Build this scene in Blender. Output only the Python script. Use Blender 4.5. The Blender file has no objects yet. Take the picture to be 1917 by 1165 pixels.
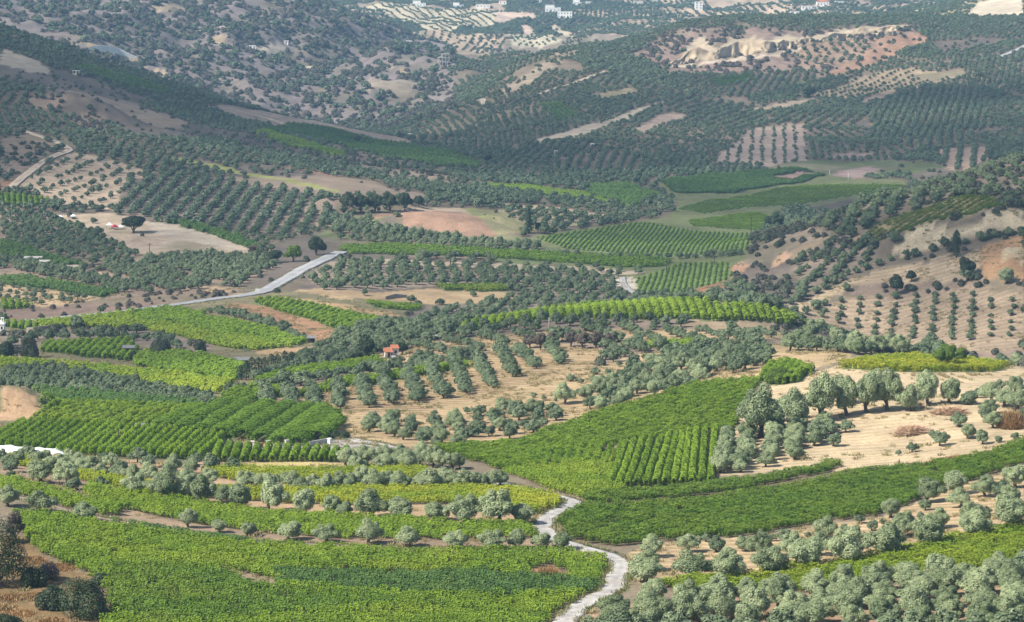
import bpy, bmesh, math, random
import numpy as np
from mathutils import Vector, Matrix

rng = np.random.default_rng(7)
random.seed(7)
scene = bpy.context.scene
COL = scene.collection

# ------------------------------------------------------------------ camera, sky, sun, exposure
FPX, CX, CY = 5400.0, 958.5, 582.5          # focal length and centre in photograph pixels (1917 x 1165)
PITCH = math.atan(642.0 / FPX)              # horizon lies above the frame
cam_data = bpy.data.cameras.new('camera')
cam_data.sensor_width = 36.0
cam_data.lens = 36.0 * FPX / 1917.0
cam_data.clip_start = 1.0
cam_data.clip_end = 30000.0
cam = bpy.data.objects.new('camera', cam_data)
cam.rotation_euler = (math.pi / 2 - PITCH, 0, 0)
COL.objects.link(cam)
scene.camera = cam

SUN_TO = Vector((-0.72, -0.34, 0.80)).normalized()      # towards the sun: from the left
world = bpy.data.worlds.new('World')
scene.world = world
world.use_nodes = True
wn = world.node_tree.nodes
sky = wn.new('ShaderNodeTexSky')
sky.sky_type = 'NISHITA'
sky.sun_disc = False
sky.sun_elevation = math.asin(SUN_TO.z)
sky.sun_rotation = math.atan2(SUN_TO.x, SUN_TO.y)
sky.air_density = 1.2
sky.dust_density = 1.5
bg = wn['Background']
bg.inputs['Strength'].default_value = 0.085
world.node_tree.links.new(sky.outputs['Color'], bg.inputs['Color'])

sun_data = bpy.data.lights.new('sun', 'SUN')
sun_data.energy = 5.0
sun_data.angle = math.radians(0.6)
sun_data.color = (1.0, 0.93, 0.82)
sun = bpy.data.objects.new('sun', sun_data)
sun.rotation_euler = SUN_TO.to_track_quat('Z', 'Y').to_euler()
COL.objects.link(sun)

scene.view_settings.view_transform = 'Standard'
scene.view_settings.look = 'None'
scene.view_settings.exposure = 0.80
scene.view_settings.gamma = 1.0
scene.view_settings.use_curve_mapping = False
scene.cycles.use_denoising = True
scene.cycles.max_bounces = 4
scene.cycles.diffuse_bounces = 2
scene.cycles.transmission_bounces = 2
scene.cycles.transparent_max_bounces = 64
scene.cycles.volume_bounces = 0
scene.cycles.use_adaptive_sampling = True
scene.cycles.adaptive_threshold = 0.02

# ------------------------------------------------------------------ small helpers
def tag(o, label=None, cat=None, group=None, kind=None):
    if label: o['label'] = label
    if cat: o['category'] = cat
    if group: o['group'] = group
    if kind: o['kind'] = kind
    return o

def new_mesh(name, v, f, mats=(), smooth=False):
    """v (n,3); f: list of faces or (m,k) int array"""
    me = bpy.data.meshes.new(name)
    v = np.asarray(v, dtype=np.float32)
    if isinstance(f, np.ndarray):
        m, k = f.shape
        me.vertices.add(len(v)); me.vertices.foreach_set('co', v.ravel())
        me.loops.add(m * k); me.loops.foreach_set('vertex_index', f.astype(np.int32).ravel())
        me.polygons.add(m)
        me.polygons.foreach_set('loop_start', np.arange(0, m * k, k, dtype=np.int32))
        me.polygons.foreach_set('loop_total', np.full(m, k, dtype=np.int32))
        me.update(calc_edges=True)
    else:
        me.from_pydata([tuple(map(float, p)) for p in v], [], f)
    if smooth:
        me.polygons.foreach_set('use_smooth', np.ones(len(me.polygons), dtype=bool))
    for m_ in mats: me.materials.append(m_)
    return me

def link(name, data, parent=None, loc=None, rz=0.0, scale=None):
    o = bpy.data.objects.new(name, data)
    COL.objects.link(o)
    if parent is not None: o.parent = parent
    if loc is not None: o.location = loc
    if rz: o.rotation_euler = (0, 0, rz)
    if scale is not None: o.scale = scale
    return o

def vcol(me, name, cols):
    a = me.color_attributes.new(name, 'FLOAT_COLOR', 'POINT')
    c = np.ones((len(me.vertices), 4), dtype=np.float32); c[:, :3] = cols
    a.data.foreach_set('color', c.ravel())

# vectorised value noise (world coordinates)
_perm = rng.random((256, 256)).astype(np.float32)
def vnoise(x, y, seed=0):
    x = np.asarray(x, dtype=np.float64) + seed * 37.17; y = np.asarray(y, dtype=np.float64) + seed * 71.31
    xi = np.floor(x).astype(int); yi = np.floor(y).astype(int)
    fx = x - xi; fy = y - yi
    fx = fx * fx * (3 - 2 * fx); fy = fy * fy * (3 - 2 * fy)
    a = _perm[xi % 256, yi % 256]; b = _perm[(xi + 1) % 256, yi % 256]
    c = _perm[xi % 256, (yi + 1) % 256]; d = _perm[(xi + 1) % 256, (yi + 1) % 256]
    return (a * (1 - fx) + b * fx) * (1 - fy) + (c * (1 - fx) + d * fx) * fy
def fbm(x, y, oct=4, seed=0):
    s = 0; a = 0.5; t = 0
    for i in range(oct):
        s = s + a * vnoise(x * 2 ** i, y * 2 ** i, seed + i * 5); t += a; a *= 0.5
    return s / t

def smooth01(e0, e1, x):
    t = np.clip((x - e0) / (e1 - e0), 0, 1); return t * t * (3 - 2 * t)

# ------------------------------------------------------------------ terrain: surveyed points -> smooth height field
cp, sp = math.cos(PITCH), math.sin(PITCH)
def pix_dir(px, py):
    a = (np.asarray(px, float) - CX) / FPX; b = (np.asarray(py, float) - CY) / FPX
    # camera looks along +Y pitched down
    return a, cp - b * sp, -sp - b * cp     # x, y, z (not normalised)
def to_pix(x, y, z):
    f = y * cp - z * sp; d = -(y * sp + z * cp)      # forward, down components
    return CX + FPX * x / f, CY + FPX * d / f

SURVEY = []   # (x / y, y, drop / y)
def sv(px, *rows):
    for py, D in rows:
        a, b, c = pix_dir(px, py)
        SURVEY.append((a / b, D, -c / b))
NEAR = ((1900, 215), (1420, 290))
sv(-260, (1165, 352), (1040, 385), (930, 430), (845, 510), (700, 690), (600, 880), (530, 990), (440, 1110), (370, 1210), (290, 1340), (190, 1500), (100, 1680), (30, 1840), (60, 2150), (20, 2500), (-40, 2750), (-110, 3100), (-60, 3700), (-60, 4500), (-75, 7000))
sv(0, *NEAR, (1165, 352), (1090, 372), (1000, 398), (930, 430), (880, 470), (840, 520), (780, 590), (700, 690), (630, 820), (590, 900), (520, 1000), (450, 1100), (380, 1200), (300, 1330), (200, 1500), (120, 1680), (55, 1840), (90, 2150), (40, 2500), (0, 2720), (-60, 3050), (0, 3500), (-30, 4500), (-75, 7000))
sv(320, *NEAR, (1165, 352), (1080, 378), (1000, 410), (930, 445), (860, 500), (780, 580), (700, 690), (600, 850), (565, 905), (500, 1010), (440, 1120), (400, 1190), (330, 1330), (250, 1540), (200, 1720), (158, 1920), (200, 2200), (140, 2430), (90, 2570), (40, 2750), (0, 2900), (-45, 3080), (20, 3500), (-25, 4500), (-75, 7000))
sv(640, *NEAR, (1165, 353), (1080, 380), (1000, 410), (950, 435), (900, 472), (860, 505), (800, 560), (760, 600), (700, 665), (650, 740), (600, 835), (540, 930), (480, 1035), (440, 1110), (400, 1190), (370, 1250), (330, 1370), (280, 1580), (238, 1830), (255, 2100), (222, 2350), (150, 2600), (80, 2850), (25, 3080), (45, 3400), (15, 3850), (-8, 4200), (-35, 5000), (-75, 7000))
sv(820, (700, 655), (640, 725), (615, 780), (615, 850), (565, 925), (330, 1420), (290, 1600), (275, 1760), (260, 1900), (215, 2230), (160, 2480), (100, 2680), (140, 2950), (90, 3250), (40, 3650), (0, 4150))
sv(960, *NEAR, (1165, 355), (1080, 382), (1010, 408), (955, 432), (900, 470), (850, 515), (800, 558), (760, 592), (700, 645), (640, 710), (595, 775), (602, 840), (562, 925), (500, 1020), (460, 1090), (420, 1180), (385, 1270), (345, 1420), (310, 1570), (250, 1780), (200, 1950), (150, 2130), (122, 2240), (150, 2500), (125, 2800), (85, 3200), (45, 3600), (5, 4050), (-15, 4350), (-35, 5000), (-75, 7000))
sv(1280, *NEAR, (1165, 352), (1080, 382), (1000, 418), (940, 450), (880, 490), (820, 532), (760, 574), (700, 630), (640, 700), (566, 785), (578, 850), (552, 930), (500, 1020), (450, 1130), (400, 1270), (345, 1470), (310, 1600), (250, 1800), (200, 1970), (120, 2220), (75, 2330), (43, 2450), (80, 2750), (70, 3100), (35, 3600), (0, 4050), (-15, 4350), (-35, 5000), (-75, 7000))
sv(1450, (690, 622), (640, 690), (580, 775), (596, 850), (560, 915), (520, 955), (470, 1010), (438, 1055), (446, 1130), (400, 1260), (362, 1400))
sv(1600, *NEAR, (1165, 350), (1080, 380), (1000, 415), (940, 446), (880, 482), (830, 512), (760, 548), (690, 600), (655, 655), (690, 760), (628, 890), (560, 918), (500, 950), (440, 985), (395, 1030), (425, 1180), (390, 1300), (350, 1480), (310, 1640), (250, 1830), (200, 1990), (150, 2130), (100, 2270), (60, 2400), (28, 2540), (60, 2850), (40, 3300), (5, 4000), (-15, 4350), (-35, 5000), (-75, 7000))
sv(1917, *NEAR, (1165, 346), (1060, 382), (980, 415), (900, 455), (830, 495), (760, 540), (710, 588), (690, 620), (720, 730), (655, 840), (560, 880), (480, 915), (400, 965), (340, 1015), (300, 1060), (345, 1250), (330, 1400), (285, 1610), (240, 1790), (180, 1990), (120, 2180), (70, 2360), (30, 2540), (2, 2720), (-25, 2900), (0, 3300), (-20, 4350), (-35, 5000), (-75, 7000))
sv(2180, (1165, 345), (1060, 382), (970, 415), (890, 455), (820, 495), (750, 540), (715, 588), (700, 620), (725, 730), (640, 840), (540, 880), (460, 915), (370, 965), (300, 1015), (255, 1060), (320, 1250), (310, 1400), (260, 1610), (220, 1790), (160, 1990), (100, 2180), (45, 2360), (10, 2540), (-25, 2720), (-50, 2900), (-20, 3300), (-35, 4350), (-35, 5000), (-75, 7000))
for t_ in (-0.2, 0.0, 0.2):
    SURVEY.append((t_, 60.0, 16 / 60.0)); SURVEY.append((t_, 120.0, 36 / 120.0))

S = np.array(SURVEY)
def _k(r2): return 0.5 * r2 * np.log(r2 + 1e-12)
KX = 1.6
PTS = np.stack([S[:, 0] * KX, np.log(S[:, 1])], 1)
VAL = S[:, 2]
n_ = len(PTS)
d2 = ((PTS[:, None] - PTS[None]) ** 2).sum(-1)
A = np.zeros((n_ + 3, n_ + 3))
A[:n_, :n_] = _k(d2) + np.eye(n_) * 2e-5
A[:n_, n_] = 1; A[:n_, n_ + 1:] = PTS
A[n_:, :n_] = A[:n_, n_:].T
W = np.linalg.solve(A, np.concatenate([VAL, np.zeros(3)]))
def drop(t, y):
    P = np.stack([np.ravel(t) * KX, np.log(np.ravel(y))], 1)
    out = np.empty(len(P))
    for i in range(0, len(P), 20000):
        q = P[i:i + 20000]
        dd = ((q[:, None] - PTS[None]) ** 2).sum(-1)
        out[i:i + 20000] = _k(dd) @ W[:n_] + W[n_] + q @ W[n_ + 1:]
    return out.reshape(np.shape(t))

NT, NY = 400, 760
TG = np.linspace(-0.262, 0.262, NT)
LY = np.concatenate([np.linspace(math.log(40), math.log(330), 40, endpoint=False), np.linspace(math.log(330), math.log(4600), 690), np.linspace(math.log(4650), math.log(12000), 30)])
NY = len(LY)
YG = np.exp(LY)
# coarse evaluation then bicubic-ish upsample is not needed: evaluate on a coarser grid and interpolate linearly
tc = np.linspace(TG[0], TG[-1], 90); lc = np.linspace(LY[0], LY[-1], 420)
Dc = drop(*np.meshgrid(tc, np.exp(lc), indexing='ij'))
def interp2(grid, ax, ay, x, y):
    i = np.clip((x - ax[0]) / (ax[1] - ax[0]), 0, len(ax) - 1.001); j = np.clip((y - ay[0]) / (ay[1] - ay[0]), 0, len(ay) - 1.001)
    i0 = i.astype(int); j0 = j.astype(int); fi = i - i0; fj = j - j0
    return (grid[i0, j0] * (1 - fi) + grid[i0 + 1, j0] * fi) * (1 - fj) + (grid[i0, j0 + 1] * (1 - fi) + grid[i0 + 1, j0 + 1] * fi) * fj

BUMPS = []    # local landforms: (x, y, rx, ry, angle, height, power)
def relief(x, y):
    """fine relief added to the smooth land, metres"""
    t = x / y
    z = (fbm(x / 14, y / 14, 3, 1) - 0.5) * 0.7 * smooth01(330, 400, y)
    far = smooth01(1150, 1500, y)
    z = z + far * (fbm(x / 60, y / 60, 4, 3) - 0.5) * 6
    mt = smooth01(2150, 2450, y) * (1 - smooth01(0.0, 0.05, t)) + smooth01(3000, 3300, y)
    mt = np.clip(mt, 0, 1)
    r = 1 - np.abs(fbm(x / 120, y / 190, 4, 9) * 2 - 1)
    z = z + mt * ((r - 0.7) * 26 + (1 - np.abs(fbm(x / 45, y / 70, 3, 15) * 2 - 1) - 0.7) * 11)
    hill = smooth01(0.085, 0.12, t) * smooth01(860, 900, y) * (1 - smooth01(1020, 1080, y))
    z = z + hill * (fbm(x / 22, y / 22, 3, 12) - 0.5) * 3
    crag = smooth01(0.05, 0.065, t) * (1 - smooth01(0.14, 0.155, t)) * smooth01(2180, 2230, y) * (1 - smooth01(2430, 2500, y))
    z = z + crag * ((1 - np.abs(fbm(x / 20, y / 60, 3, 21) * 2 - 1)) - 0.7) * 6
    for bx, by, rx, ry, an, h, pw in BUMPS:
        ca, sa = math.cos(an), math.sin(an)
        u = ((x - bx) * ca + (y - by) * sa) / rx; v = (-(x - bx) * sa + (y - by) * ca) / ry
        e_ = np.exp(-np.power(u * u + v * v, pw))
        z = z + h * e_ * (1 + 0.55 * ((1 - np.abs(fbm(u * 2.6 + 11, v * 1.6 + 7, 3, 33) * 2 - 1)) - 0.7))
    return z

TT, YY = np.meshgrid(TG, YG, indexing='ij')
def build_height():
    XX = TT * YY
    base = -interp2(Dc, tc, lc, TT, np.log(YY)) * YY
    return base + relief(XX, YY)
ZZ = build_height()
_ly = LY
def height(x, y):
    x = np.asarray(x, float); y = np.maximum(np.asarray(y, float), 41.0)
    t = np.clip(x / y, TG[0] + 1e-6, TG[-1] - 1e-6)
    i = (t - TG[0]) / (TG[1] - TG[0]); i0 = np.clip(i.astype(int), 0, NT - 2); fi = i - i0
    ly = np.log(y); j0 = np.clip(np.searchsorted(_ly, ly) - 1, 0, NY - 2)
    fj = np.clip((ly - _ly[j0]) / (_ly[j0 + 1] - _ly[j0]), 0, 1)
    return (ZZ[i0, j0] * (1 - fi) + ZZ[i0 + 1, j0] * fi) * (1 - fj) + (ZZ[i0, j0 + 1] * (1 - fi) + ZZ[i0 + 1, j0 + 1] * fi) * fj
_march = np.exp(np.linspace(math.log(335), math.log(5200), 2600))
def ground(px, py, dmin=0, dmax=1e9):
    """where a line of sight meets the land: plan position x, y"""
    a, b, c = pix_dir(px, py)
    ys = _march[(_march >= dmin) & (_march <= dmax)]
    xs = a / b * ys; zr = c / b * ys
    below = zr <= height(xs, ys)
    if not below.any(): k = len(ys) - 1
    else: k = int(np.argmax(below))
    y = ys[k]
    if k > 0:
        y0, y1 = ys[k - 1], ys[k]
        g0 = c / b * y0 - height(a / b * y0, y0); g1 = c / b * y1 - height(a / b * y1, y1)
        if g0 > 0 and g1 <= 0: y = y0 + (y1 - y0) * g0 / (g0 - g1)
    return np.array([a / b * y, y])
def gpts(pts, **k): return np.array([ground(p[0], p[1], **k) for p in pts])
def g3(px, py, **k):
    g = ground(px, py, **k); return Vector((g[0], g[1], float(height(g[0], g[1]))))
def inside(poly, x, y):
    r = np.zeros(np.shape(x), bool); n = len(poly); j = n - 1
    for i in range(n):
        xi, yi = poly[i]; xj, yj = poly[j]
        if yi != yj:
            c = ((yi > y) != (yj > y)) & (x < (xj - xi) * (y - yi) / (yj - yi) + xi)
            r ^= c
        j = i
    return r
def in_view(x, y, z, m=30):
    px, py = to_pix(x, y, z)
    return (px > -m) & (px < 1917 + m) & (py > -m) & (py < 1165 + m)
def visible(x, y, z):
    """not hidden by land in front (z already includes some height above ground)"""
    ok = np.ones(np.shape(x), bool)
    for s in np.linspace(0.25, 0.985, 60):
        ok &= height(x * s, y * s) < z * s
    return ok
# ------------------------------------------------------------------ materials
def nodes_of(m):
    m.use_nodes = True
    return m.node_tree, m.node_tree.nodes, m.node_tree.links, m.node_tree.nodes['Principled BSDF']

def plain_mat(name, col, rough=0.8, noise=0.15, scale=3.0, bump=0.0, col2=None):
    m = bpy.data.materials.new(name)
    nt, N, L, P = nodes_of(m)
    P.inputs['Roughness'].default_value = rough
    P.inputs['Specular IOR Level'].default_value = 0.25
    tc_ = N.new('ShaderNodeTexCoord')
    nz = N.new('ShaderNodeTexNoise'); nz.inputs['Scale'].default_value = scale; nz.inputs['Detail'].default_value = 6
    L.new(tc_.outputs['Object'], nz.inputs['Vector'])
    mx = N.new('ShaderNodeMix'); mx.data_type = 'RGBA'
    c2 = col2 or tuple(c * (1 - 2 * noise) for c in col)
    mx.inputs['A'].default_value = (*c2, 1); mx.inputs['B'].default_value = (*[min(1, c * (1 + noise)) for c in col], 1)
    rp = N.new('ShaderNodeMapRange'); rp.inputs['From Min'].default_value = 0.3; rp.inputs['From Max'].default_value = 0.7
    L.new(nz.outputs['Fac'], rp.inputs['Value']); L.new(rp.outputs['Result'], mx.inputs['Factor'])
    L.new(mx.outputs['Result'], P.inputs['Base Color'])
    if bump:
        b = N.new('ShaderNodeBump'); b.inputs['Strength'].default_value = bump; b.inputs['Distance'].default_value = 0.1
        L.new(nz.outputs['Fac'], b.inputs['Height']); L.new(b.outputs['Normal'], P.inputs['Normal'])
    return m

def leaf_mat(name, dark, light, trans=0.3, tinted=None, rough=0.55, spec=0.25):
    """leaf colour runs dark..light leaf by leaf (attribute lc) and plant by plant (random); tinted: third colour by instance attribute tint"""
    m = bpy.data.materials.new(name)
    nt, N, L, P = nodes_of(m)
    at = N.new('ShaderNodeAttribute'); at.attribute_name = 'lc'
    oi = N.new('ShaderNodeObjectInfo')
    sep = N.new('ShaderNodeSeparateColor'); L.new(at.outputs['Color'], sep.inputs['Color'])
    ma = N.new('ShaderNodeMath'); ma.operation = 'MULTIPLY_ADD'; ma.inputs[1].default_value = 0.36; 
    L.new(oi.outputs['Random'], ma.inputs[0])
    mb = N.new('ShaderNodeMath'); mb.operation = 'MULTIPLY'; mb.inputs[1].default_value = 0.62
    L.new(sep.outputs['Red'], mb.inputs[0]); L.new(mb.outputs[0], ma.inputs[2])
    mx = N.new('ShaderNodeMix'); mx.data_type = 'RGBA'
    mx.inputs['A'].default_value = (*dark, 1); mx.inputs['B'].default_value = (*light, 1)
    L.new(ma.outputs[0], mx.inputs['Factor'])
    out = mx.outputs['Result']
    if tinted:
        ti = N.new('ShaderNodeAttribute'); ti.attribute_type = 'INSTANCER'; ti.attribute_name = 'tint'
        m2 = N.new('ShaderNodeMix'); m2.data_type = 'RGBA'
        mm = N.new('ShaderNodeMix'); mm.data_type = 'RGBA'
        mm.inputs['A'].default_value = (*[c * 0.72 for c in tinted], 1); mm.inputs['B'].default_value = (*tinted, 1)
        L.new(sep.outputs['Red'], mm.inputs['Factor'])
        L.new(ti.outputs['Fac'], m2.inputs['Factor']); L.new(out, m2.inputs['A']); L.new(mm.outputs['Result'], m2.inputs['B'])
        out = m2.outputs['Result']
    L.new(out, P.inputs['Base Color'])
    P.inputs['Roughness'].default_value = rough
    P.inputs['Specular IOR Level'].default_value = spec
    tr = N.new('ShaderNodeBsdfTranslucent'); L.new(out, tr.inputs['Color'])
    ms = N.new('ShaderNodeMixShader'); ms.inputs['Fac'].default_value = trans
    L.new(P.outputs[0], ms.inputs[1]); L.new(tr.outputs[0], ms.inputs[2])
    L.new(ms.outputs[0], N['Material Output'].inputs['Surface'])
    return m

M = {
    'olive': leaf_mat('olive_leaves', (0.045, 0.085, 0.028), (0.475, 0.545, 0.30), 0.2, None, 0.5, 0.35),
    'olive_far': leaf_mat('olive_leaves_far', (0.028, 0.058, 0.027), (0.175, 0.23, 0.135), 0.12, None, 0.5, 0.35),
    'vine': leaf_mat('vine_leaves', (0.072, 0.150, 0.012), (0.33, 0.475, 0.048), 0.4, (0.52, 0.54, 0.05)),
    'vine_dark': leaf_mat('vine_leaves_dark', (0.042, 0.098, 0.026), (0.17, 0.29, 0.07), 0.35, (0.46, 0.48, 0.05)),
    'scrub': leaf_mat('scrub_leaves', (0.022, 0.036, 0.020), (0.085, 0.105, 0.058), 0.12, (0.14, 0.115, 0.105)),
    'dark': leaf_mat('dark_leaves', (0.016, 0.030, 0.014), (0.055, 0.085, 0.035), 0.15),
    'pine': leaf_mat('pine_needles', (0.012, 0.028, 0.014), (0.04, 0.07, 0.03), 0.1),
    'fresh': leaf_mat('fresh_leaves', (0.05, 0.11, 0.015), (0.18, 0.26, 0.04), 0.35),
    'dryleaf': leaf_mat('dry_grass_blades', (0.22, 0.13, 0.06), (0.40, 0.25, 0.11), 0.2),
    'prunings': leaf_mat('dry_prunings', (0.36, 0.24, 0.15), (0.66, 0.48, 0.33), 0.1),
    'brown': leaf_mat('bare_twigs', (0.07, 0.055, 0.045), (0.17, 0.14, 0.11), 0.1),
    'flower': leaf_mat('red_flowers', (0.28, 0.05, 0.03), (0.55, 0.14, 0.06), 0.2),
    'bark': plain_mat('olive_bark', (0.13, 0.105, 0.08), 0.9, 0.3, 6, 0.4),
    'white': plain_mat('white_paint', (0.78, 0.77, 0.74), 0.7, 0.06, 1.2),
    'cream': plain_mat('cream_render', (0.66, 0.62, 0.54), 0.8, 0.08, 0.6),
    'concrete': plain_mat('concrete', (0.46, 0.44, 0.41), 0.85, 0.16, 0.8, 0.2),
    'tile_red': plain_mat('clay_tiles', (0.42, 0.16, 0.09), 0.8, 0.2, 4, 0.3),
    'glass': plain_mat('window_glass', (0.03, 0.035, 0.045), 0.12, 0.2, 1),
    'darkwood': plain_mat('dark_wood', (0.07, 0.05, 0.04), 0.85, 0.2, 5),
    'metal': plain_mat('galvanised_metal', (0.19, 0.19, 0.19), 0.6, 0.2, 3),
    'stone': plain_mat('field_stone', (0.36, 0.31, 0.25), 0.9, 0.25, 2.5, 0.5),
    'tarp': plain_mat('white_plastic_sheet', (0.74, 0.78, 0.78), 0.35, 0.08, 0.8, 0.2),
    'redcloth': plain_mat('red_cloth', (0.45, 0.05, 0.07), 0.8, 0.15, 3),
    'earth': plain_mat('mound_earth', (0.36, 0.24, 0.16), 0.95, 0.25, 0.5, 0.6),
    'rubber': plain_mat('black_rubber', (0.02, 0.02, 0.02), 0.8, 0.1, 3),
}

def sheet_mat(name, ca, cb, s1, s2, cc=None):
    """road and path surfaces: two noises, world metres"""
    m = bpy.data.materials.new(name)
    nt, N, L, P = nodes_of(m)
    geo = N.new('ShaderNodeNewGeometry')
    n1 = N.new('ShaderNodeTexNoise'); n1.inputs['Scale'].default_value = s1; n1.inputs['Detail'].default_value = 8
    n2 = N.new('ShaderNodeTexNoise'); n2.inputs['Scale'].default_value = s2; n2.inputs['Detail'].default_value = 4
    for n in (n1, n2): L.new(geo.outputs['Position'], n.inputs['Vector'])
    mx = N.new('ShaderNodeMix'); mx.data_type = 'RGBA'
    mx.inputs['A'].default_value = (*ca, 1); mx.inputs['B'].default_value = (*cb, 1)
    r1 = N.new('ShaderNodeMapRange'); r1.inputs['From Min'].default_value = 0.35; r1.inputs['From Max'].default_value = 0.65
    L.new(n1.outputs['Fac'], r1.inputs['Value']); L.new(r1.outputs['Result'], mx.inputs['Factor'])
    m2 = N.new('ShaderNodeMix'); m2.data_type = 'RGBA'; m2.inputs['B'].default_value = (*(cc or [c * 0.6 for c in ca]), 1)
    r2 = N.new('ShaderNodeMapRange'); r2.inputs['From Min'].default_value = 0.55; r2.inputs['From Max'].default_value = 0.75; r2.inputs['To Max'].default_value = 0.7
    L.new(n2.outputs['Fac'], r2.inputs['Value']); L.new(r2.outputs['Result'], m2.inputs['Factor'])
    L.new(mx.outputs['Result'], m2.inputs['A'])
    ta = N.new('ShaderNodeAttribute'); ta.attribute_name = 'wear'
    vm = N.new('ShaderNodeMix'); vm.data_type = 'RGBA'; vm.blend_type = 'MULTIPLY'; vm.inputs['Factor'].default_value = 1.0
    L.new(m2.outputs['Result'], vm.inputs['A']); L.new(ta.outputs['Color'], vm.inputs['B']); L.new(vm.outputs['Result'], P.inputs['Base Color'])
    P.inputs['Roughness'].default_value = 0.9; P.inputs['Specular IOR Level'].default_value = 0.2
    b = N.new('ShaderNodeBump'); b.inputs['Strength'].default_value = 0.3; b.inputs['Distance'].default_value = 0.05
    L.new(n1.outputs['Fac'], b.inputs['Height']); L.new(b.outputs['Normal'], P.inputs['Normal'])
    return m
M['asphalt'] = sheet_mat('asphalt', (0.27, 0.275, 0.285), (0.34, 0.34, 0.345), 0.3, 0.08)
M['lane'] = sheet_mat('worn_concrete_lane', (0.31, 0.295, 0.28), (0.43, 0.415, 0.39), 0.8, 0.35, (0.24, 0.21, 0.18))
M['track'] = sheet_mat('dirt_track', (0.30, 0.24, 0.18), (0.42, 0.35, 0.27), 0.5, 0.15)
M['soilpath'] = sheet_mat('soil_path', (0.20, 0.155, 0.125), (0.30, 0.24, 0.19), 0.6, 0.2, (0.16, 0.12, 0.09))

def ground_mat():
    m = bpy.data.materials.new('land_surface')
    nt, N, L, P = nodes_of(m)
    at = N.new('ShaderNodeAttribute'); at.attribute_name = 'gcol'
    geo = N.new('ShaderNodeNewGeometry')
    def noise(s, d=6, r=0.6):
        n = N.new('ShaderNodeTexNoise'); n.inputs['Scale'].default_value = s; n.inputs['Detail'].default_value = d; n.inputs['Roughness'].default_value = r
        L.new(geo.outputs['Position'], n.inputs['Vector']); return n
    fine, mid, big = noise(1.3, 8, 0.7), noise(0.11, 6), noise(0.02, 4)
    def mr(n, a, b, c, d):
        r = N.new('ShaderNodeMapRange'); r.inputs['From Min'].default_value = a; r.inputs['From Max'].default_value = b; r.inputs['To Min'].default_value = c; r.inputs['To Max'].default_value = d
        L.new(n.outputs['Fac'], r.inputs['Value']); return r.outputs['Result']
    a1, a2, a3 = mr(fine, 0.3, 0.7, 0.72, 1.25), mr(mid, 0.3, 0.7, 0.74, 1.2), mr(big, 0.3, 0.7, 0.85, 1.12)
    q = N.new('ShaderNodeMath'); q.operation = 'MULTIPLY'; L.new(a1, q.inputs[0]); L.new(a2, q.inputs[1])
    q2 = N.new('ShaderNodeMath'); q2.operation = 'MULTIPLY'; L.new(q.outputs[0], q2.inputs[0]); L.new(a3, q2.inputs[1])
    vm = N.new('ShaderNodeVectorMath'); vm.operation = 'SCALE'; L.new(at.outputs['Color'], vm.inputs[0]); L.new(q2.outputs[0], vm.inputs['Scale'])
    # plough lines, plus shadow stripes between tree rows, painted as dark bands on soil
    fu = N.new('ShaderNodeAttribute'); fu.attribute_name = 'furrow_shade'
    wv = N.new('ShaderNodeTexWave'); wv.wave_type = 'BANDS'; wv.bands_direction = 'Y'; wv.inputs['Scale'].default_value = 0.10; wv.inputs['Distortion'].default_value = 3.0; wv.inputs['Detail'].default_value = 3; wv.inputs['Detail Scale'].default_value = 0.6
    L.new(geo.outputs['Position'], wv.inputs['Vector'])
    wr = N.new('ShaderNodeMapRange'); wr.inputs['From Min'].default_value = 0.25; wr.inputs['From Max'].default_value = 0.75; wr.inputs['To Min'].default_value = 0.62; wr.inputs['To Max'].default_value = 1.08
    L.new(wv.outputs['Fac'], wr.inputs['Value'])
    fm = N.new('ShaderNodeMix'); fm.data_type = 'FLOAT'; fm.inputs['A'].default_value = 1.0
    L.new(fu.outputs['Fac'], fm.inputs['Factor']); L.new(wr.outputs['Result'], fm.inputs['B'])
    q3 = N.new('ShaderNodeMath'); q3.operation = 'MULTIPLY'; L.new(q2.outputs[0], q3.inputs[0]); L.new(fm.outputs['Result'], q3.inputs[1])
    L.new(q3.outputs[0], vm.inputs['Scale'])
    # dry weeds: small olive-brown flecks
    wd = noise(0.55, 5, 0.75)
    fac = mr(wd, 0.56, 0.70, 0.0, 0.55)
    mx = N.new('ShaderNodeMix'); mx.data_type = 'RGBA'; mx.inputs['B'].default_value = (0.13, 0.115, 0.06, 1)
    L.new(fac, mx.inputs['Factor']); L.new(vm.outputs['Vector'], mx.inputs['A'])
    L.new(mx.outputs['Result'], P.inputs['Base Color'])
    P.inputs['Roughness'].default_value = 0.95; P.inputs['Specular IOR Level'].default_value = 0.1
    b = N.new('ShaderNodeBump'); b.inputs['Strength'].default_value = 0.6; b.inputs['Distance'].default_value = 0.25
    L.new(fine.outputs['Fac'], b.inputs['Height']); L.new(b.outputs['Normal'], P.inputs['Normal'])
    return m
M['ground'] = ground_mat()

# ------------------------------------------------------------------ plants
def rand_dirs(n, r):
    d = r.normal(size=(n, 3)); return d / np.linalg.norm(d, axis=1, keepdims=True)

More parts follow.
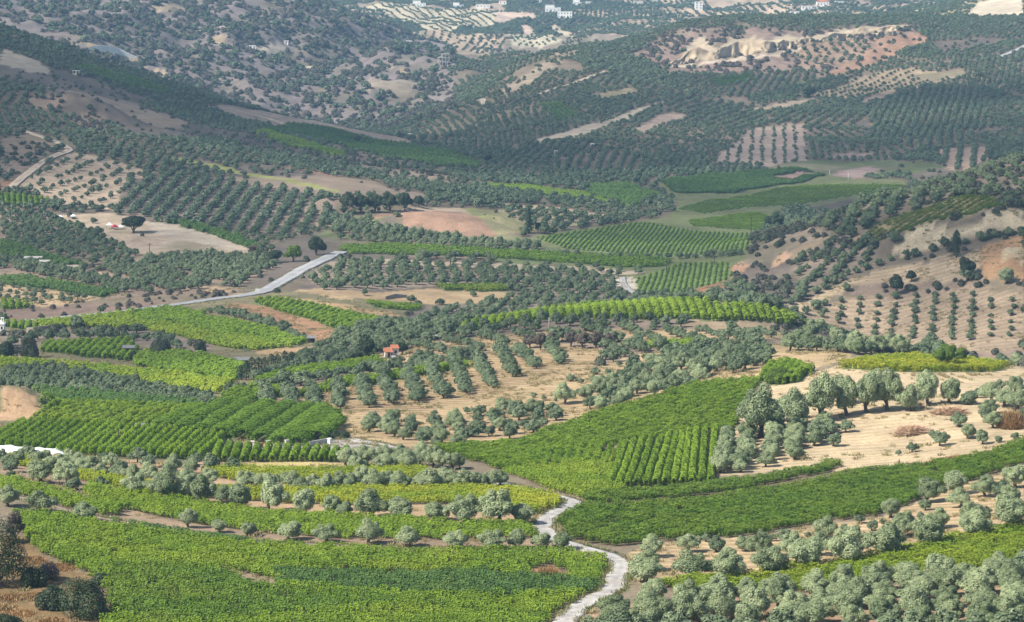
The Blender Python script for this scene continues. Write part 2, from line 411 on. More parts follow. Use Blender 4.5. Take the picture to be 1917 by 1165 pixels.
def leaf_quads(p, nrm, ln, wd, r):
    """rhombic leaf sprays at p facing nrm"""
    n = len(p)
    up = rand_dirs(n, r)
    a = np.cross(nrm, up); a /= np.linalg.norm(a, axis=1, keepdims=True) + 1e-9
    b = np.cross(nrm, a)
    ln = np.broadcast_to(ln, (n,))[:, None] * r.uniform(0.7, 1.3, (n, 1)); wd = np.broadcast_to(wd, (n,))[:, None] * r.uniform(0.7, 1.3, (n, 1))
    v = np.stack([p - a * ln / 2, p + b * wd / 2 + nrm * 0.06 * ln, p + a * ln / 2, p - b * wd / 2 + nrm * 0.06 * ln], 1).reshape(-1, 3)
    f = np.arange(n * 4).reshape(n, 4)
    return v, f

def lobed_points(lobes, n, r, shell=(0.70, 1.04), deep=0.66, low=-0.6):
    """points and outward directions spread through the outer part of a union of lobes (x, y, z, rx, rz)"""
    lob = np.array(lobes); w = lob[:, 3] ** 2; w = w / w.sum()
    P_, D_ = [], []
    tot = 0
    while tot < n:
        k = r.choice(len(lob), size=n * 2, p=w)
        d = rand_dirs(n * 2, r)
        rad = r.uniform(*shell, size=(n * 2, 1))
        sc = np.stack([lob[k, 3], lob[k, 3], lob[k, 4]], 1)
        p = lob[k, :3] + d * sc * rad
        ok = d[:, 2] > low - r.random(n * 2) * 0.25
        for L_ in lob:
            q = (p - L_[:3]) / np.array([L_[3], L_[3], L_[4]])
            ok &= (q * q).sum(1) > deep * deep
        p, d = p[ok], d[ok]
        P_.append(p); D_.append(d); tot += len(p)
    return np.concatenate(P_)[:n], np.concatenate(D_)[:n]

def tube(path, rad, sides=6):
    path = [Vector(p) for p in path]; v, f = [], []
    for i, p in enumerate(path):
        t = (path[min(i + 1, len(path) - 1)] - path[max(i - 1, 0)]).normalized()
        a = t.orthogonal().normalized(); b = t.cross(a)
        for k in range(sides):
            an = 2 * math.pi * k / sides
            v.append(p + (a * math.cos(an) + b * math.sin(an)) * rad[i])
    for i in range(len(path) - 1):
        for k in range(sides):
            f.append((i * sides + k, i * sides + (k + 1) % sides, (i + 1) * sides + (k + 1) % sides, (i + 1) * sides + k))
    f.append(tuple(reversed(range(sides)))); f.append(tuple(range((len(path) - 1) * sides, len(path) * sides)))
    return v, f
def join_vf(parts):
    V, F = [], []
    for v, f in parts:
        o = len(V); V += list(v); F += [tuple(i + o for i in q) for q in f]
    return V, F

def crown_mesh(name, lobes, n, ln, wd, mat, seed, outward=0.75, upb=0.35, low=-0.6, shell=(0.70, 1.04)):
    r = np.random.default_rng(seed)
    p, d = lobed_points(lobes, n, r, shell=shell, low=low)
    nr = d * outward + np.array([0, 0, upb]) + rand_dirs(n, r) * 0.42
    nr /= np.linalg.norm(nr, axis=1, keepdims=True)
    v, f = leaf_quads(p, nr, ln, wd, r)
    me = new_mesh(name, v, f, [mat])
    # leaf tone: random sprays in clumps
    cl = vnoise(p[:, 0] * 1.6 + 20, p[:, 1] * 1.6 + p[:, 2] * 1.3 + 20, seed)
    tone = np.clip(0.25 + 0.45 * r.random(n) + (cl - 0.5) * 0.5, 0, 1)
    vcol(me, 'lc', np.repeat(tone, 4)[:, None] * np.ones(3))
    return me

def olive_lobes(seed, wide=2.3, high=3.9, base=0.3):
    """a full rounded crown: one dome roughened by many unequal leafy boughs"""
    r = random.Random(seed)
    hc = (high - base)
    ox, oy = r.uniform(-.12, .12) * wide, r.uniform(-.12, .12) * wide
    L_ = [(ox, oy, base + hc * 0.46, wide * r.uniform(0.62, 0.74), hc * 0.40)]
    for k in range(r.randint(13, 16)):
        an = 2.4 * k + r.uniform(-.4, .4); el = r.uniform(-0.35, 1.35)
        q = wide * 0.64 * math.cos(el) * r.uniform(0.75, 1.25); rx = wide * r.uniform(0.17, 0.40)
        z = base + hc * 0.46 + hc * 0.36 * math.sin(el) * r.uniform(0.75, 1.35)
        L_.append((ox + math.cos(an) * q, oy + math.sin(an) * q, max(z, base + rx * 0.8), rx, rx * r.uniform(0.8, 1.1)))
    return L_

def trunk_mesh(name, lobes, seed, r0=0.26, sides=7):
    r = random.Random(seed)
    parts = []
    fork = Vector((r.uniform(-.15, .15), r.uniform(-.15, .15), 0.75))
    parts.append(tube([(0, 0, -0.35), (0.03, 0, 0.05), fork * 0.6 + Vector((0.06, 0, 0)), fork], [r0 * 1.5, r0 * 1.2, r0, r0 * 0.95], sides))
    for L_ in lobes[:6]:
        c = Vector(L_[:3]); mid = fork.lerp(c, 0.5) + Vector((r.uniform(-.15, .15), r.uniform(-.15, .15), -0.1))
        parts.append(tube([fork - Vector((0, 0, .1)), mid, c], [r0 * 0.6, r0 * 0.38, r0 * 0.16], max(4, sides - 2)))
    v, f = join_vf(parts)
    return new_mesh(name, v, f, [M['bark']], True)

NV = 7
OL = [olive_lobes(100 + i, 2.3 + 0.15 * (i % 3 - 1), 3.9 + 0.3 * ((i * 2) % 3 - 1), 0.15 + 0.14 * (i % 3)) for i in range(NV)]
OLIVE_CROWN = [crown_mesh('olive_crown_leaves', OL[i], 6200, 0.27, 0.125, M['olive'], 200 + i, 0.85, 0.4) for i in range(NV)]
OLIVE_TRUNK = [trunk_mesh('olive_trunk_limbs', OL[i], 300 + i) for i in range(NV)]

def proto_tree(name, lobes, n, ln, wd, mat, seed, low=-0.6, trunk=True):
    """one mesh crown + trunk for the far plants"""
    r = np.random.default_rng(seed)
    p, d = lobed_points(lobes, n, r, low=low)
    nr = d * 0.85 + np.array([0, 0, 0.4]) + rand_dirs(n, r) * 0.42
    nr /= np.linalg.norm(nr, axis=1, keepdims=True)
    v, f = leaf_quads(p, nr, ln, wd, r)
    tone = np.repeat(0.25 + 0.55 * r.random(n), 4)
    F = [tuple(q) for q in f]; mi = [0] * len(F)
    V = [tuple(q) for q in v]
    if trunk:
        tv, tf = tube([(0, 0, -0.5), (0, 0, 0.6), (0.1, 0, 1.6)], [0.3, 0.22, 0.1], 4)
        o = len(V); V += [tuple(q) for q in tv]; F += [tuple(i + o for i in q) for q in tf]; mi += [1] * len(tf)
    me = new_mesh(name, np.array(V), F, [mat, M['bark']])
    me.polygons.foreach_set('material_index', mi)
    t = np.zeros(len(V)); t[:len(tone)] = tone
    vcol(me, 'lc', t[:, None] * np.ones(3))
    return me

def dome_lobes(seed, wide=1.6, high=1.8):
    r = random.Random(seed); L_ = []
    for k in range(r.randint(3, 5)):
        an = r.uniform(0, 6.28); q = wide * r.uniform(0.2, 0.55); rx = wide * r.uniform(0.4, 0.62)
        L_.append((math.cos(an) * q, math.sin(an) * q, rx * r.uniform(0.4, 0.8), rx, min(high * 0.75, rx * r.uniform(0.8, 1.2))))
    L_.append((0, 0, high * 0.45, wide * 0.6, high * 0.55))
    return L_

PROTO = {}
def protos(key, meshes):
    c = bpy.data.collections.new('plants_' + key)
    for i, me in enumerate(meshes):
        c.objects.link(bpy.data.objects.new('plant_%s_%02d' % (key, i), me))
    PROTO[key] = (c, len(meshes))
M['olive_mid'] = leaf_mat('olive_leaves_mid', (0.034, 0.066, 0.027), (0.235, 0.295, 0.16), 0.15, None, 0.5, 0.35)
protos('olive_mid', [proto_tree('olive_mid', OL[i % NV], 1700, 0.44, 0.27, M['olive_mid'], 400 + i) for i in range(6)])
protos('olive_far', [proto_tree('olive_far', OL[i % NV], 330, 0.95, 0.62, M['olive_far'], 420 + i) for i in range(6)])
protos('scrub', [proto_tree('scrub', dome_lobes(440 + i), 230, 0.55, 0.38, M['scrub'], 440 + i, -0.2, False) for i in range(6)])
protos('darktree', [proto_tree('darktree', OL[i % NV], 600, 0.75, 0.5, M['dark'], 460 + i, -0.5) for i in range(4)])

def vine_mesh(name, n, ln, wd, mat, seed, length=1.5, width=0.5, h=1.25):
    r = np.random.default_rng(seed)
    x = r.uniform(-length / 2, length / 2, n); an = r.uniform(-0.9, math.pi + 0.9, n)
    prof = 0.8 + 0.35 * vnoise(x * 2.2 + 9, an * 1.2 + 4, seed)
    rad = r.uniform(0.75, 1.05, n) * prof
    p = np.stack([x, np.cos(an) * width * rad, h * 0.55 + np.sin(an) * h * 0.48 * rad], 1)
    d = np.stack([np.zeros(n), np.cos(an), np.sin(an)], 1)
    k = r.random(n) < 0.08
    p[k, 2] += r.uniform(0.05, 0.3, k.sum())
    nr = d * 0.5 + np.array([0, 0, 0.7]) + rand_dirs(n, r) * 0.5
    nr /= np.linalg.norm(nr, axis=1, keepdims=True)
    v, f = leaf_quads(p, nr, ln, wd, r)
    me = new_mesh(name, v, f, [mat])
    vcol(me, 'lc', np.repeat(0.28 + 0.44 * r.random(n), 4)[:, None] * np.ones(3))
    return me
M['vine_deep'] = leaf_mat('vine_leaves_deep', (0.052, 0.118, 0.013), (0.235, 0.37, 0.047), 0.38, (0.46, 0.48, 0.05))
for k in ('vine', 'vine_dark', 'vine_deep'):
    protos(k + '_near', [vine_mesh(k, 210, 0.26, 0.22, M[k], 500 + i) for i in range(6)])
    protos(k + '_far', [vine_mesh(k, 80, 0.5, 0.36, M[k], 520 + i, 2.0, 0.6) for i in range(6)])

def weed_mesh(name, mat, seed, n=26, h=0.45, spread=0.55):
    r = np.random.default_rng(seed)
    b = np.stack([r.normal(size=n) * spread * 0.5, r.normal(size=n) * spread * 0.5, np.full(n, -0.05)], 1)
    t = b + np.stack([r.normal(size=n) * 0.16, r.normal(size=n) * 0.16, h * r.uniform(0.4, 1.1, n)], 1)
    w = rand_dirs(n, r) * 0.07; w[:, 2] = 0
    v = np.stack([b - w, b + w, t + w * 0.4, t - w * 0.4], 1).reshape(-1, 3)
    me = new_mesh(name, v, np.arange(n * 4).reshape(n, 4), [mat])
    vcol(me, 'lc', np.repeat(r.random(n), 4)[:, None] * np.ones(3)); return me
M['weed'] = leaf_mat('dry_weeds', (0.24, 0.19, 0.09), (0.46, 0.38, 0.22), 0.2, (0.14, 0.19, 0.05))
protos('weed', [weed_mesh('weed', M['weed'], 560 + i) for i in range(5)])

# scattering: a cloud of points that carries rot, scl, vid and tint, instanced by geometry nodes
GROUPS = {}
def gn_group(key):
    if key in GROUPS: return GROUPS[key]
    g = bpy.data.node_groups.new('scatter_' + key, 'GeometryNodeTree')
    g.interface.new_socket('Geometry', in_out='INPUT', socket_type='NodeSocketGeometry')
    g.interface.new_socket('Geometry', in_out='OUTPUT', socket_type='NodeSocketGeometry')
    N, L = g.nodes, g.links
    gi, go = N.new('NodeGroupInput'), N.new('NodeGroupOutput')
    ci = N.new('GeometryNodeCollectionInfo'); ci.inputs['Collection'].default_value = PROTO[key][0]
    ci.inputs['Separate Children'].default_value = True; ci.inputs['Reset Children'].default_value = True
    ip = N.new('GeometryNodeInstanceOnPoints'); ip.inputs['Pick Instance'].default_value = True
    def attr(n, t):
        a = N.new('GeometryNodeInputNamedAttribute'); a.data_type = t; a.inputs['Name'].default_value = n; return a.outputs['Attribute']
    er = N.new('FunctionNodeEulerToRotation')
    L.new(attr('rot', 'FLOAT_VECTOR'), er.inputs[0])
    L.new(gi.outputs[0], ip.inputs['Points']); L.new(ci.outputs[0], ip.inputs['Instance'])
    L.new(attr('vid', 'INT'), ip.inputs['Instance Index']); L.new(er.outputs[0], ip.inputs['Rotation']); L.new(attr('scl', 'FLOAT_VECTOR'), ip.inputs['Scale'])
    L.new(ip.outputs[0], go.inputs[0])
    GROUPS[key] = g
    return g
def scatter(name, key, pts, rot, scl, tint=None, parent=None):
    n = len(pts)
    me = bpy.data.meshes.new(name)
    me.vertices.add(n); me.vertices.foreach_set('co', np.asarray(pts, np.float32).ravel())
    a = me.attributes.new('rot', 'FLOAT_VECTOR', 'POINT'); a.data.foreach_set('vector', np.asarray(rot, np.float32).ravel())
    a = me.attributes.new('scl', 'FLOAT_VECTOR', 'POINT'); a.data.foreach_set('vector', np.asarray(scl, np.float32).ravel())
    a = me.attributes.new('vid', 'INT', 'POINT'); a.data.foreach_set('value', rng.integers(0, PROTO[key][1], n).astype(np.int32))
    a = me.attributes.new('tint', 'FLOAT', 'POINT'); a.data.foreach_set('value', np.asarray(tint if tint is not None else np.zeros(n), np.float32))
    o = link(name, me, parent)
    md = o.modifiers.new('scatter', 'NODES'); md.node_group = gn_group(key)
    return o
# ------------------------------------------------------------------ local landforms (placed before the survey of plots)
def bump_at(px, py, rx, ry, an, h, pw=1.0):
    g = ground(px, py); BUMPS.append((g[0], g[1], rx, ry, an, h, pw))
bump_at(18, 772, 8.5, 7, 0.1, 5.0, 1.3)          # spoil heap at the left edge
bump_at(815, 428, 26, 14, -0.3, 5.5, 1.4)        # red earth mound in the valley
bump_at(915, 425, 16, 14, 0.0, 4.0, 1.3)
bump_at(1300, 108, 30, 16, 0.1, 4, 1.6)          # shoulders of the eroded cliff
bump_at(1400, 95, 36, 16, 0.1, 4, 1.6)
bump_at(1510, 82, 32, 15, 0.1, 3, 1.6)
bump_at(1630, 62, 34, 15, 0.1, 3, 1.6)
bump_at(1720, 450, 14, 9, 0.2, 4.5, 1.6)         # quarried sand bank on the right hill
bump_at(1850, 425, 20, 9, 0.2, 5.5, 1.6)
bump_at(1890, 490, 12, 9, 0.0, 3.5, 1.4)
bump_at(620, 395, 10, 8, 0.0, 5.0, 1.4)          # earth bluff with tall trees
bump_at(700, 385, 16, 9, 0.0, 4.5, 1.4)
bump_at(175, 218, 22, 16, 0.2, 8, 1.2)           # bare gullied knolls on the left hill
bump_at(75, 195, 22, 16, 0.2, 6, 1.2)
bump_at(250, 455, 10, 6, 0.0, 2.5, 1.4)
ZZ = build_height()

C = dict(dry=(0.37, 0.275, 0.175), tan=(0.42, 0.325, 0.215), sand=(0.60, 0.50, 0.385), cream=(0.66, 0.57, 0.43), red=(0.30, 0.165, 0.105), mauve=(0.30, 0.225, 0.185),
         soil=(0.22, 0.165, 0.125), grey=(0.26, 0.25, 0.26), green=(0.085, 0.115, 0.045), dgreen=(0.05, 0.075, 0.035), olive=(0.20, 0.165, 0.115), scrub=(0.20, 0.165, 0.135),
         cliff=(0.52, 0.43, 0.31), bank=(0.175, 0.12, 0.06), yellow=(0.46, 0.38, 0.20), vsoil=(0.15, 0.115, 0.08), grass=(0.12, 0.17, 0.06))
PLOTS = []
def plot(name, poly, col, kind='bare', **k):
    k.update(name=name, col=np.array(C[col] if isinstance(col, str) else col), kind=kind)
    if callable(poly): k['fn'] = poly
    else:
        P_ = gpts(poly, dmin=k.get('dmin', 0), dmax=k.get('dmax', 1e9))
        k['poly'] = P_; k['fn'] = lambda x, y, P_=P_: inside(P_, x, y)
        k['box'] = (P_.min(0), P_.max(0))
    PLOTS.append(k); return k

# broad zones (later plots lie on top of earlier ones)
plot('valley and groves', lambda x, y: y > 0, 'olive', 'scrub', n=0, box=(np.array([-420, 640]), np.array([420, 1250])), olive=0.010, scrubd=0.006, size=(0.75, 1.05), cells=(42, .66, .10, .10), green=0.8)
plot('near slopes', lambda x, y: y < 640, 'olive')
plot('left hill', lambda x, y: (y > 1180) & (y < 2050) & (x / y < 0.01), (0.19, 0.15, 0.11), 'scrub', box=(np.array([-520, 1180]), np.array([20, 2050])), olive=0.020, scrubd=0.013, size=(0.76, 0.98), tint=(0.0, 0.45), cells=(52, .74, .06, .18))
plot('long hill', lambda x, y: (y > 1380) & (y < 2700) & (x / y >= 0.01) | (y > 1560) & (y < 2700) & (x / y >= -0.025) | (y > 1720) & (y < 2700) & (x / y > -0.045), (0.18, 0.15, 0.11), 'scrub', box=(np.array([-120, 1380]), np.array([660, 2700])), olive=0.026, scrubd=0.007, size=(0.76, 0.98), tint=(0.0, 0.35), cells=(62, .85, .06, .07))
plot('far mountain', lambda x, y: (y > 2050) & (y < 3250) & (x / y < -0.02), (0.215, 0.18, 0.17), 'scrub', box=(np.array([-850, 2050]), np.array([0, 3250])), olive=0.0045, scrubd=0.019, size=(0.8, 2.0), tint=(0.1, 0.8))
plot('village hill', lambda x, y: (y > 2700) & (x / y > -0.02) | (y > 3250), (0.30, 0.265, 0.21), 'scrub', box=(np.array([-800, 2700]), np.array([900, 4700])), olive=0.0040, scrubd=0.004, size=(0.9, 1.4), tint=(0.0, 0.4), cells=(105, .32, .36, .08), lift=1.4)
plot('right hill', lambda x, y: (y > 855) & (y < 1150) & (x / y > 0.075), (0.22, 0.165, 0.135), 'scrub', box=(np.array([60, 855]), np.array([300, 1150])), olive=0.008, scrubd=0.15, size=(0.8, 1.3), tint=(0.0, 0.5), cells=(30, .62, .03, .33))
plot('gully behind the crest', lambda x, y: (y > 640) & (y < 868) & (x / y > 0.092), 'soil', 'scrub', box=(np.array([50, 640]), np.array([240, 868])), olive=0.012, scrubd=0.03, size=(0.8, 1.3), tint=(0.0, 0.5))

# field margins kept open
plot('left field margins', [(-60, 604), (50, 604), (200, 588), (300, 576), (480, 553), (560, 545), (760, 560), (760, 590), (640, 640), (500, 700), (420, 760), (640, 790), (640, 850), (300, 868), (-60, 840)], (0.17, 0.15, 0.085))
plot('valley meadows', [(990, 470), (1000, 440), (1120, 424), (1250, 405), (1270, 385), (1230, 340), (1480, 312), (1700, 340), (1720, 356), (1600, 372), (1480, 390), (1440, 412), (1430, 436), (1400, 475), (1380, 500), (1370, 520), (1280, 556), (1180, 556), (1190, 520), (1000, 490)], (0.15, 0.165, 0.075), dmax=1750)
plot('left roadside', [(-60, 500), (120, 512), (300, 540), (480, 540), (300, 572), (50, 600), (-60, 606)], (0.25, 0.19, 0.14))

# ---- long hill
plot('ridge grove', [(960, 118), (1060, 75), (1200, 50), (1400, 36), (1560, 36), (1700, 30), (1917, 20), (1917, 42), (1700, 45), (1500, 55), (1400, 52), (1200, 62), (1060, 90)], 'olive', 'olive', dir=((1100, 72), (1250, 50)), sr=6, st=6, size=(0.9, 1.2), dmin=1900)
plot('pink slope', [(1180, 100), (1250, 62), (1400, 55), (1560, 58), (1720, 48), (1715, 70), (1640, 90), (1560, 130), (1400, 135), (1250, 140)], (0.29, 0.21, 0.17), 'scrub', dmin=1900, olive=0.0025, scrubd=0.022, size=(0.8, 1.3), tint=(0.4, 1.0))
plot('cliff talus', [(1280, 113), (1292, 78), (1318, 68), (1330, 86), (1345, 90), (1365, 72), (1412, 68), (1440, 76), (1470, 62), (1500, 72), (1530, 66), (1580, 52), (1640, 50), (1700, 46), (1700, 56), (1640, 62), (1530, 78), (1470, 88), (1400, 100), (1330, 110)], 'cliff', dmin=1900, ragged=6)
plot('cliff foot path', [(1250, 122), (1420, 103), (1530, 84), (1530, 88), (1420, 108), (1250, 126)], 'sand', dmin=1900)
plot('rust slope', [(1580, 100), (1640, 70), (1720, 60), (1740, 75), (1680, 100), (1600, 135), (1540, 150), (1580, 110)], (0.36, 0.22, 0.15), 'scrub', dmin=1900, olive=0.002, scrubd=0.004, size=(0.8, 1.2))
plot('dotted slope', [(1490, 95), (1560, 78), (1640, 82), (1600, 120), (1500, 128)], (0.34, 0.235, 0.17), 'olive', dir=((1500, 110), (1600, 95)), sr=12, st=10, size=(1.1, 1.4), dmin=1900)
plot('dotted grove', [(1515, 182), (1600, 145), (1700, 128), (1812, 140), (1720, 165), (1600, 184)], 'tan', 'olive', dir=((1530, 178), (1610, 150)), sr=9, st=8, size=(0.8, 1.0), dmin=1700, jit=0.6)
plot('bare terrace', [(1700, 140), (1800, 130), (1812, 140), (1740, 152)], (0.32, 0.27, 0.17), dmin=1700)
plot('dark orchard', [(1620, 262), (1640, 196), (1720, 165), (1832, 162), (1856, 240), (1740, 258), (1680, 264)], 'soil', 'olive', dir=((1640, 256), (1672, 190)), sr=4.9, st=4.6, size=(1.05, 1.25), dmin=1600, jit=0.5)
plot('tan wedge', [(1600, 192), (1670, 172), (1690, 176), (1640, 190)], (0.34, 0.25, 0.2), dmin=1600)
plot('hilltop fields', [(1600, 30), (1750, 10), (1917, -12), (1917, 28), (1750, 30)], (0.36, 0.31, 0.19), 'olive', dir=((1650, 20), (1800, 8)), sr=9, st=9, size=(0.9, 1.2), dmin=2300, fill=0.7)
plot('golden top', [(1810, 30), (1830, 5), (1917, -10), (1917, 30)], 'cream', dmin=2300)
plot('tan strip', [(998, 263), (1050, 250), (1130, 225), (1190, 203), (1245, 186), (1250, 190), (1180, 220), (1110, 248), (1050, 266), (1010, 269)], (0.45, 0.375, 0.285), 'olive', dir=((1120, 238), (1200, 205)), sr=9, st=9, size=(0.75, 0.9), dmin=1500, jit=0.5, only=(1120, 1260))
plot('second tan strip', [(1183, 247), (1230, 216), (1262, 210), (1288, 217), (1240, 234), (1195, 252)], (0.40, 0.30, 0.235), dmin=1500)
plot('dotted field', [(1322, 312), (1350, 285), (1412, 240), (1470, 232), (1505, 232), (1512, 300), (1430, 312)], (0.38, 0.29, 0.235), 'olive', dir=((1440, 308), (1442, 240)), sr=6.6, st=13, size=(0.7, 0.82), dmin=1400, jit=0.8)
plot('ploughed terraces', [(1752, 285), (1800, 276), (1850, 272), (1855, 290), (1815, 322), (1775, 318)], (0.40, 0.285, 0.215), 'olive', dir=((1800, 318), (1806, 276)), sr=8, st=5, size=(0.85, 1.05), dmin=1400)
plot('hill tan patch', [(1515, 292), (1600, 285), (1640, 290), (1560, 298)], 'mauve', dmin=1400)
plot('hill track bank', [(1380, 205), (1480, 190), (1560, 178), (1500, 196), (1420, 210)], (0.38, 0.3, 0.22), dmin=1500)
plot('green scrap', [(1480, 155), (1540, 145), (1545, 150), (1495, 160)], 'grass', dmin=1500)
plot('hill vineyard', [(1330, 152), (1400, 138), (1412, 150), (1350, 162)], 'dgreen', 'vine', key='vine_dark', sr=3.0, st=2.0, size=1.1, dmin=1500, label='small dark vineyard on the long hill below the pale cliff')
plot('square vineyard', [(1005, 195), (1045, 192), (1085, 215), (1050, 228)], 'dgreen', 'vine', key='vine_dark', sr=3.2, st=2.0, size=1.1, dmin=1400, label='dark green vineyard square above the tan strip on the long hill')  # dark green ground and dark vine leaves
plot('tan shoulders', [(930, 175), (1000, 130), (1080, 92), (1100, 95), (1020, 140), (940, 185)], (0.33, 0.265, 0.195), 'scrub', dmin=1500, olive=0.006, scrubd=0.004, size=(0.8, 1.1))
plot('yellow terrace', [(1100, 180), (1180, 165), (1195, 172), (1120, 186)], (0.31, 0.26, 0.16), dmin=1500)

# ---- village hill (far, in sun)
plot('pale dotted slope', [(665, 14), (760, 8), (900, 18), (960, 30), (940, 45), (860, 50), (820, 62), (790, 55), (730, 35)], (0.42, 0.365, 0.26), 'olive', dir=((700, 15), (800, 50)), sr=11, st=8, size=(0.9, 1.1), dmin=2900)
plot('pink slope far', [(920, 25), (1000, 25), (1010, 40), (930, 45)], (0.46, 0.35, 0.28), dmin=2900)
plot('pink cut', [(975, 50), (990, 47), (1030, 72), (1010, 75)], (0.48, 0.36, 0.29), dmin=2700)
plot('pale dotted terrace', [(940, 68), (1000, 62), (1050, 78), (1010, 90), (960, 85)], (0.40, 0.36, 0.26), 'olive', dir=((950, 75), (1040, 85)), sr=12, st=9, size=(0.9, 1.1), dmin=2700)
plot('sand slide', [(1030, 48), (1050, 50), (1075, 72), (1068, 76), (1045, 62)], (0.50, 0.42, 0.30), dmin=2700)

# ---- far mountain
for k, (q, c) in enumerate([([(275, 18), (330, 8), (350, 20), (300, 26)], 'tan'), ([(330, 52), (400, 48), (440, 60), (350, 60)], 'sand'), ([(470, 85), (530, 78), (540, 95), (500, 100)], 'sand'), ([(395, 70), (430, 66), (420, 82), (400, 82)], 'tan'),
                            ([(560, 115), (590, 130), (575, 128)], 'cream'), ([(705, 118), (770, 140), (760, 145), (700, 128)], 'tan'), ([(165, 85), (200, 78), (215, 95), (255, 108), (170, 100)], 'tan'), ([(270, 125), (310, 130), (300, 145)], 'tan'),
                            ([(680, 150), (780, 155), (770, 175), (690, 170)], (0.30, 0.25, 0.19))]):
    plot('scar %d' % k, q, c, dmin=2100)

# ---- left hill
plot('pale terrace', [(0, 90), (60, 110), (100, 135), (60, 138), (0, 120)], (0.42, 0.355, 0.27), dmax=2050)
plot('upper vineyard', [(140, 130), (160, 122), (240, 142), (320, 168), (310, 178), (230, 160)], 'green', 'vine', key='vine_dark', sr=3.2, st=2.0, size=1.2, dmax=2050, dir=((190, 140), (210, 155)), label='pale green striped vineyard high on the left hillside')
plot('upper grove', [(150, 145), (310, 178), (420, 195), (380, 196), (240, 175)], (0.2, 0.16, 0.12), 'olive', dir=((180, 152), (330, 182)), sr=5.5, st=4.8, size=(0.95, 1.15), dmax=2050)
#plot('upper path bank', [(130, 150), (240, 172), (320, 195), (240, 176), (140, 155)], 'tan', dmax=2050)
plot('knoll one', [(40, 190), (95, 172), (130, 182), (110, 205), (60, 205)], (0.24, 0.175, 0.135), 'scrub', olive=0.014, scrubd=0.06, size=(0.7, 1.1), tint=(0.3, 1), dmax=1700)
plot('knoll two', [(130, 225), (165, 200), (200, 215), (215, 240), (160, 250)], (0.25, 0.18, 0.135), 'scrub', olive=0.014, scrubd=0.06, size=(0.7, 1.1), tint=(0.3, 1), dmax=1700)
plot('brown terrace', [(372, 200), (430, 196), (470, 206), (640, 234), (775, 268), (760, 276), (620, 248), (520, 238), (440, 222)], (0.36, 0.275, 0.215), dmax=2050)
plot('striped vineyard', [(488, 242), (540, 232), (640, 246), (705, 264), (700, 272), (640, 272), (560, 258)], 'dgreen', 'vine', key='vine_dark', sr=2.6, st=2.0, size=1.15, dmax=2050, label='dark blue-green vineyard below the brown terrace on the left hillside')
plot('long slope vineyard', [(640, 274), (705, 262), (780, 272), (860, 292), (898, 303), (893, 316), (820, 312), (720, 295)], 'dgreen', 'vine', key='vine_dark', sr=2.8, st=2.0, size=1.1, dmax=2050, label='long green vineyard tapering down the spur in the middle distance')
plot('bright strip', [(470, 248), (500, 244), (560, 262), (648, 286), (640, 296), (540, 275)], 'grass', 'vine', key='vine', sr=2.4, st=1.8, size=1.1, tint=0.10, dmax=2050, label='light green vineyard strip beside the dark vineyard on the left hillside')
plot('long dry strip', [(565, 288), (640, 296), (760, 318), (860, 334), (915, 346), (870, 350), (740, 332), (630, 308)], (0.28, 0.22, 0.165), 'scrub', olive=0.006, scrubd=0.02, size=(0.7, 1.0), dmax=2050)
plot('rust terrace', [(470, 280), (530, 290), (620, 320), (640, 335), (560, 320), (480, 300)], (0.26, 0.175, 0.13), 'olive', dir=((480, 290), (600, 320)), sr=6.2, st=5.4, size=(0.9, 1.15), dmax=2050)
plot('left grove', [(205, 395), (228, 345), (330, 322), (470, 345), (610, 368), (622, 385), (600, 425), (560, 442), (430, 436), (300, 412)], (0.21, 0.165, 0.13), 'olive', dir=((330, 410), (400, 330)), sr=6.2, st=4.3, size=(0.98, 1.18), jit=0.6, label='left hillside')
plot('yellow line', [(280, 288), (420, 310), (540, 335), (640, 358), (638, 362), (520, 338), (400, 316)], (0.30, 0.32, 0.10))
plot('dotted sand field', [(35, 345), (75, 318), (135, 286), (200, 298), (285, 322), (240, 345), (212, 392), (130, 385), (70, 368)], (0.46, 0.355, 0.255), 'olive', dir=((60, 350), (190, 300)), sr=9.5, st=9, size=(0.7, 1.0), jit=1.6)
plot('brown corner', [(0, 262), (50, 250), (110, 272), (60, 310), (0, 340)], (0.25, 0.19, 0.14), 'scrub', olive=0.008, scrubd=0.03, size=(0.7, 1.2))
plot('red corner', [(0, 340), (28, 335), (20, 355), (0, 358)], 'red')
plot('green edge', [(0, 362), (100, 375), (60, 388), (0, 385)], 'green', 'vine', key='vine', sr=2.4, st=1.8, size=1.1, label='narrow green vineyard below the pale farm track at the left edge')

# ---- left valley
plot('site', [(95, 405), (200, 398), (330, 424), (470, 458), (500, 468), (480, 482), (400, 490), (300, 480), (240, 470), (150, 432)], (0.40, 0.315, 0.23), 'scrub', olive=0.0008, scrubd=0.004, size=(0.8, 1.3))
plot('ploughed field', [(278, 416), (330, 420), (400, 440), (464, 466), (430, 470), (340, 448), (286, 436)], (0.45, 0.375, 0.29))
plot('hedge vineyard', [(290, 414), (370, 420), (450, 445), (490, 465), (465, 466), (400, 440), (330, 420)], 'green', 'vine', key='vine_dark', sr=2.0, st=1.6, size=1.3, label='dark green vine strip along the top of the pale ploughed field')
plot('left dense grove', [(0, 398), (80, 402), (160, 430), (262, 478), (235, 492), (130, 476), (60, 466), (0, 446)], 'soil', 'olive', dir=((0, 420), (200, 478)), sr=5.6, st=5.2, size=(0.95, 1.2), jit=0.8, label='left valley')
plot('dark vineyard', [(0, 450), (60, 468), (140, 492), (170, 500), (120, 503), (50, 488), (0, 478)], 'dgreen', 'vine', key='vine_dark', sr=2.2, st=1.7, size=1.15, label='dark vineyard under the dense grove at the left edge of the valley')
plot('yard', [(80, 495), (150, 496), (160, 508), (110, 512)], (0.36, 0.31, 0.26))
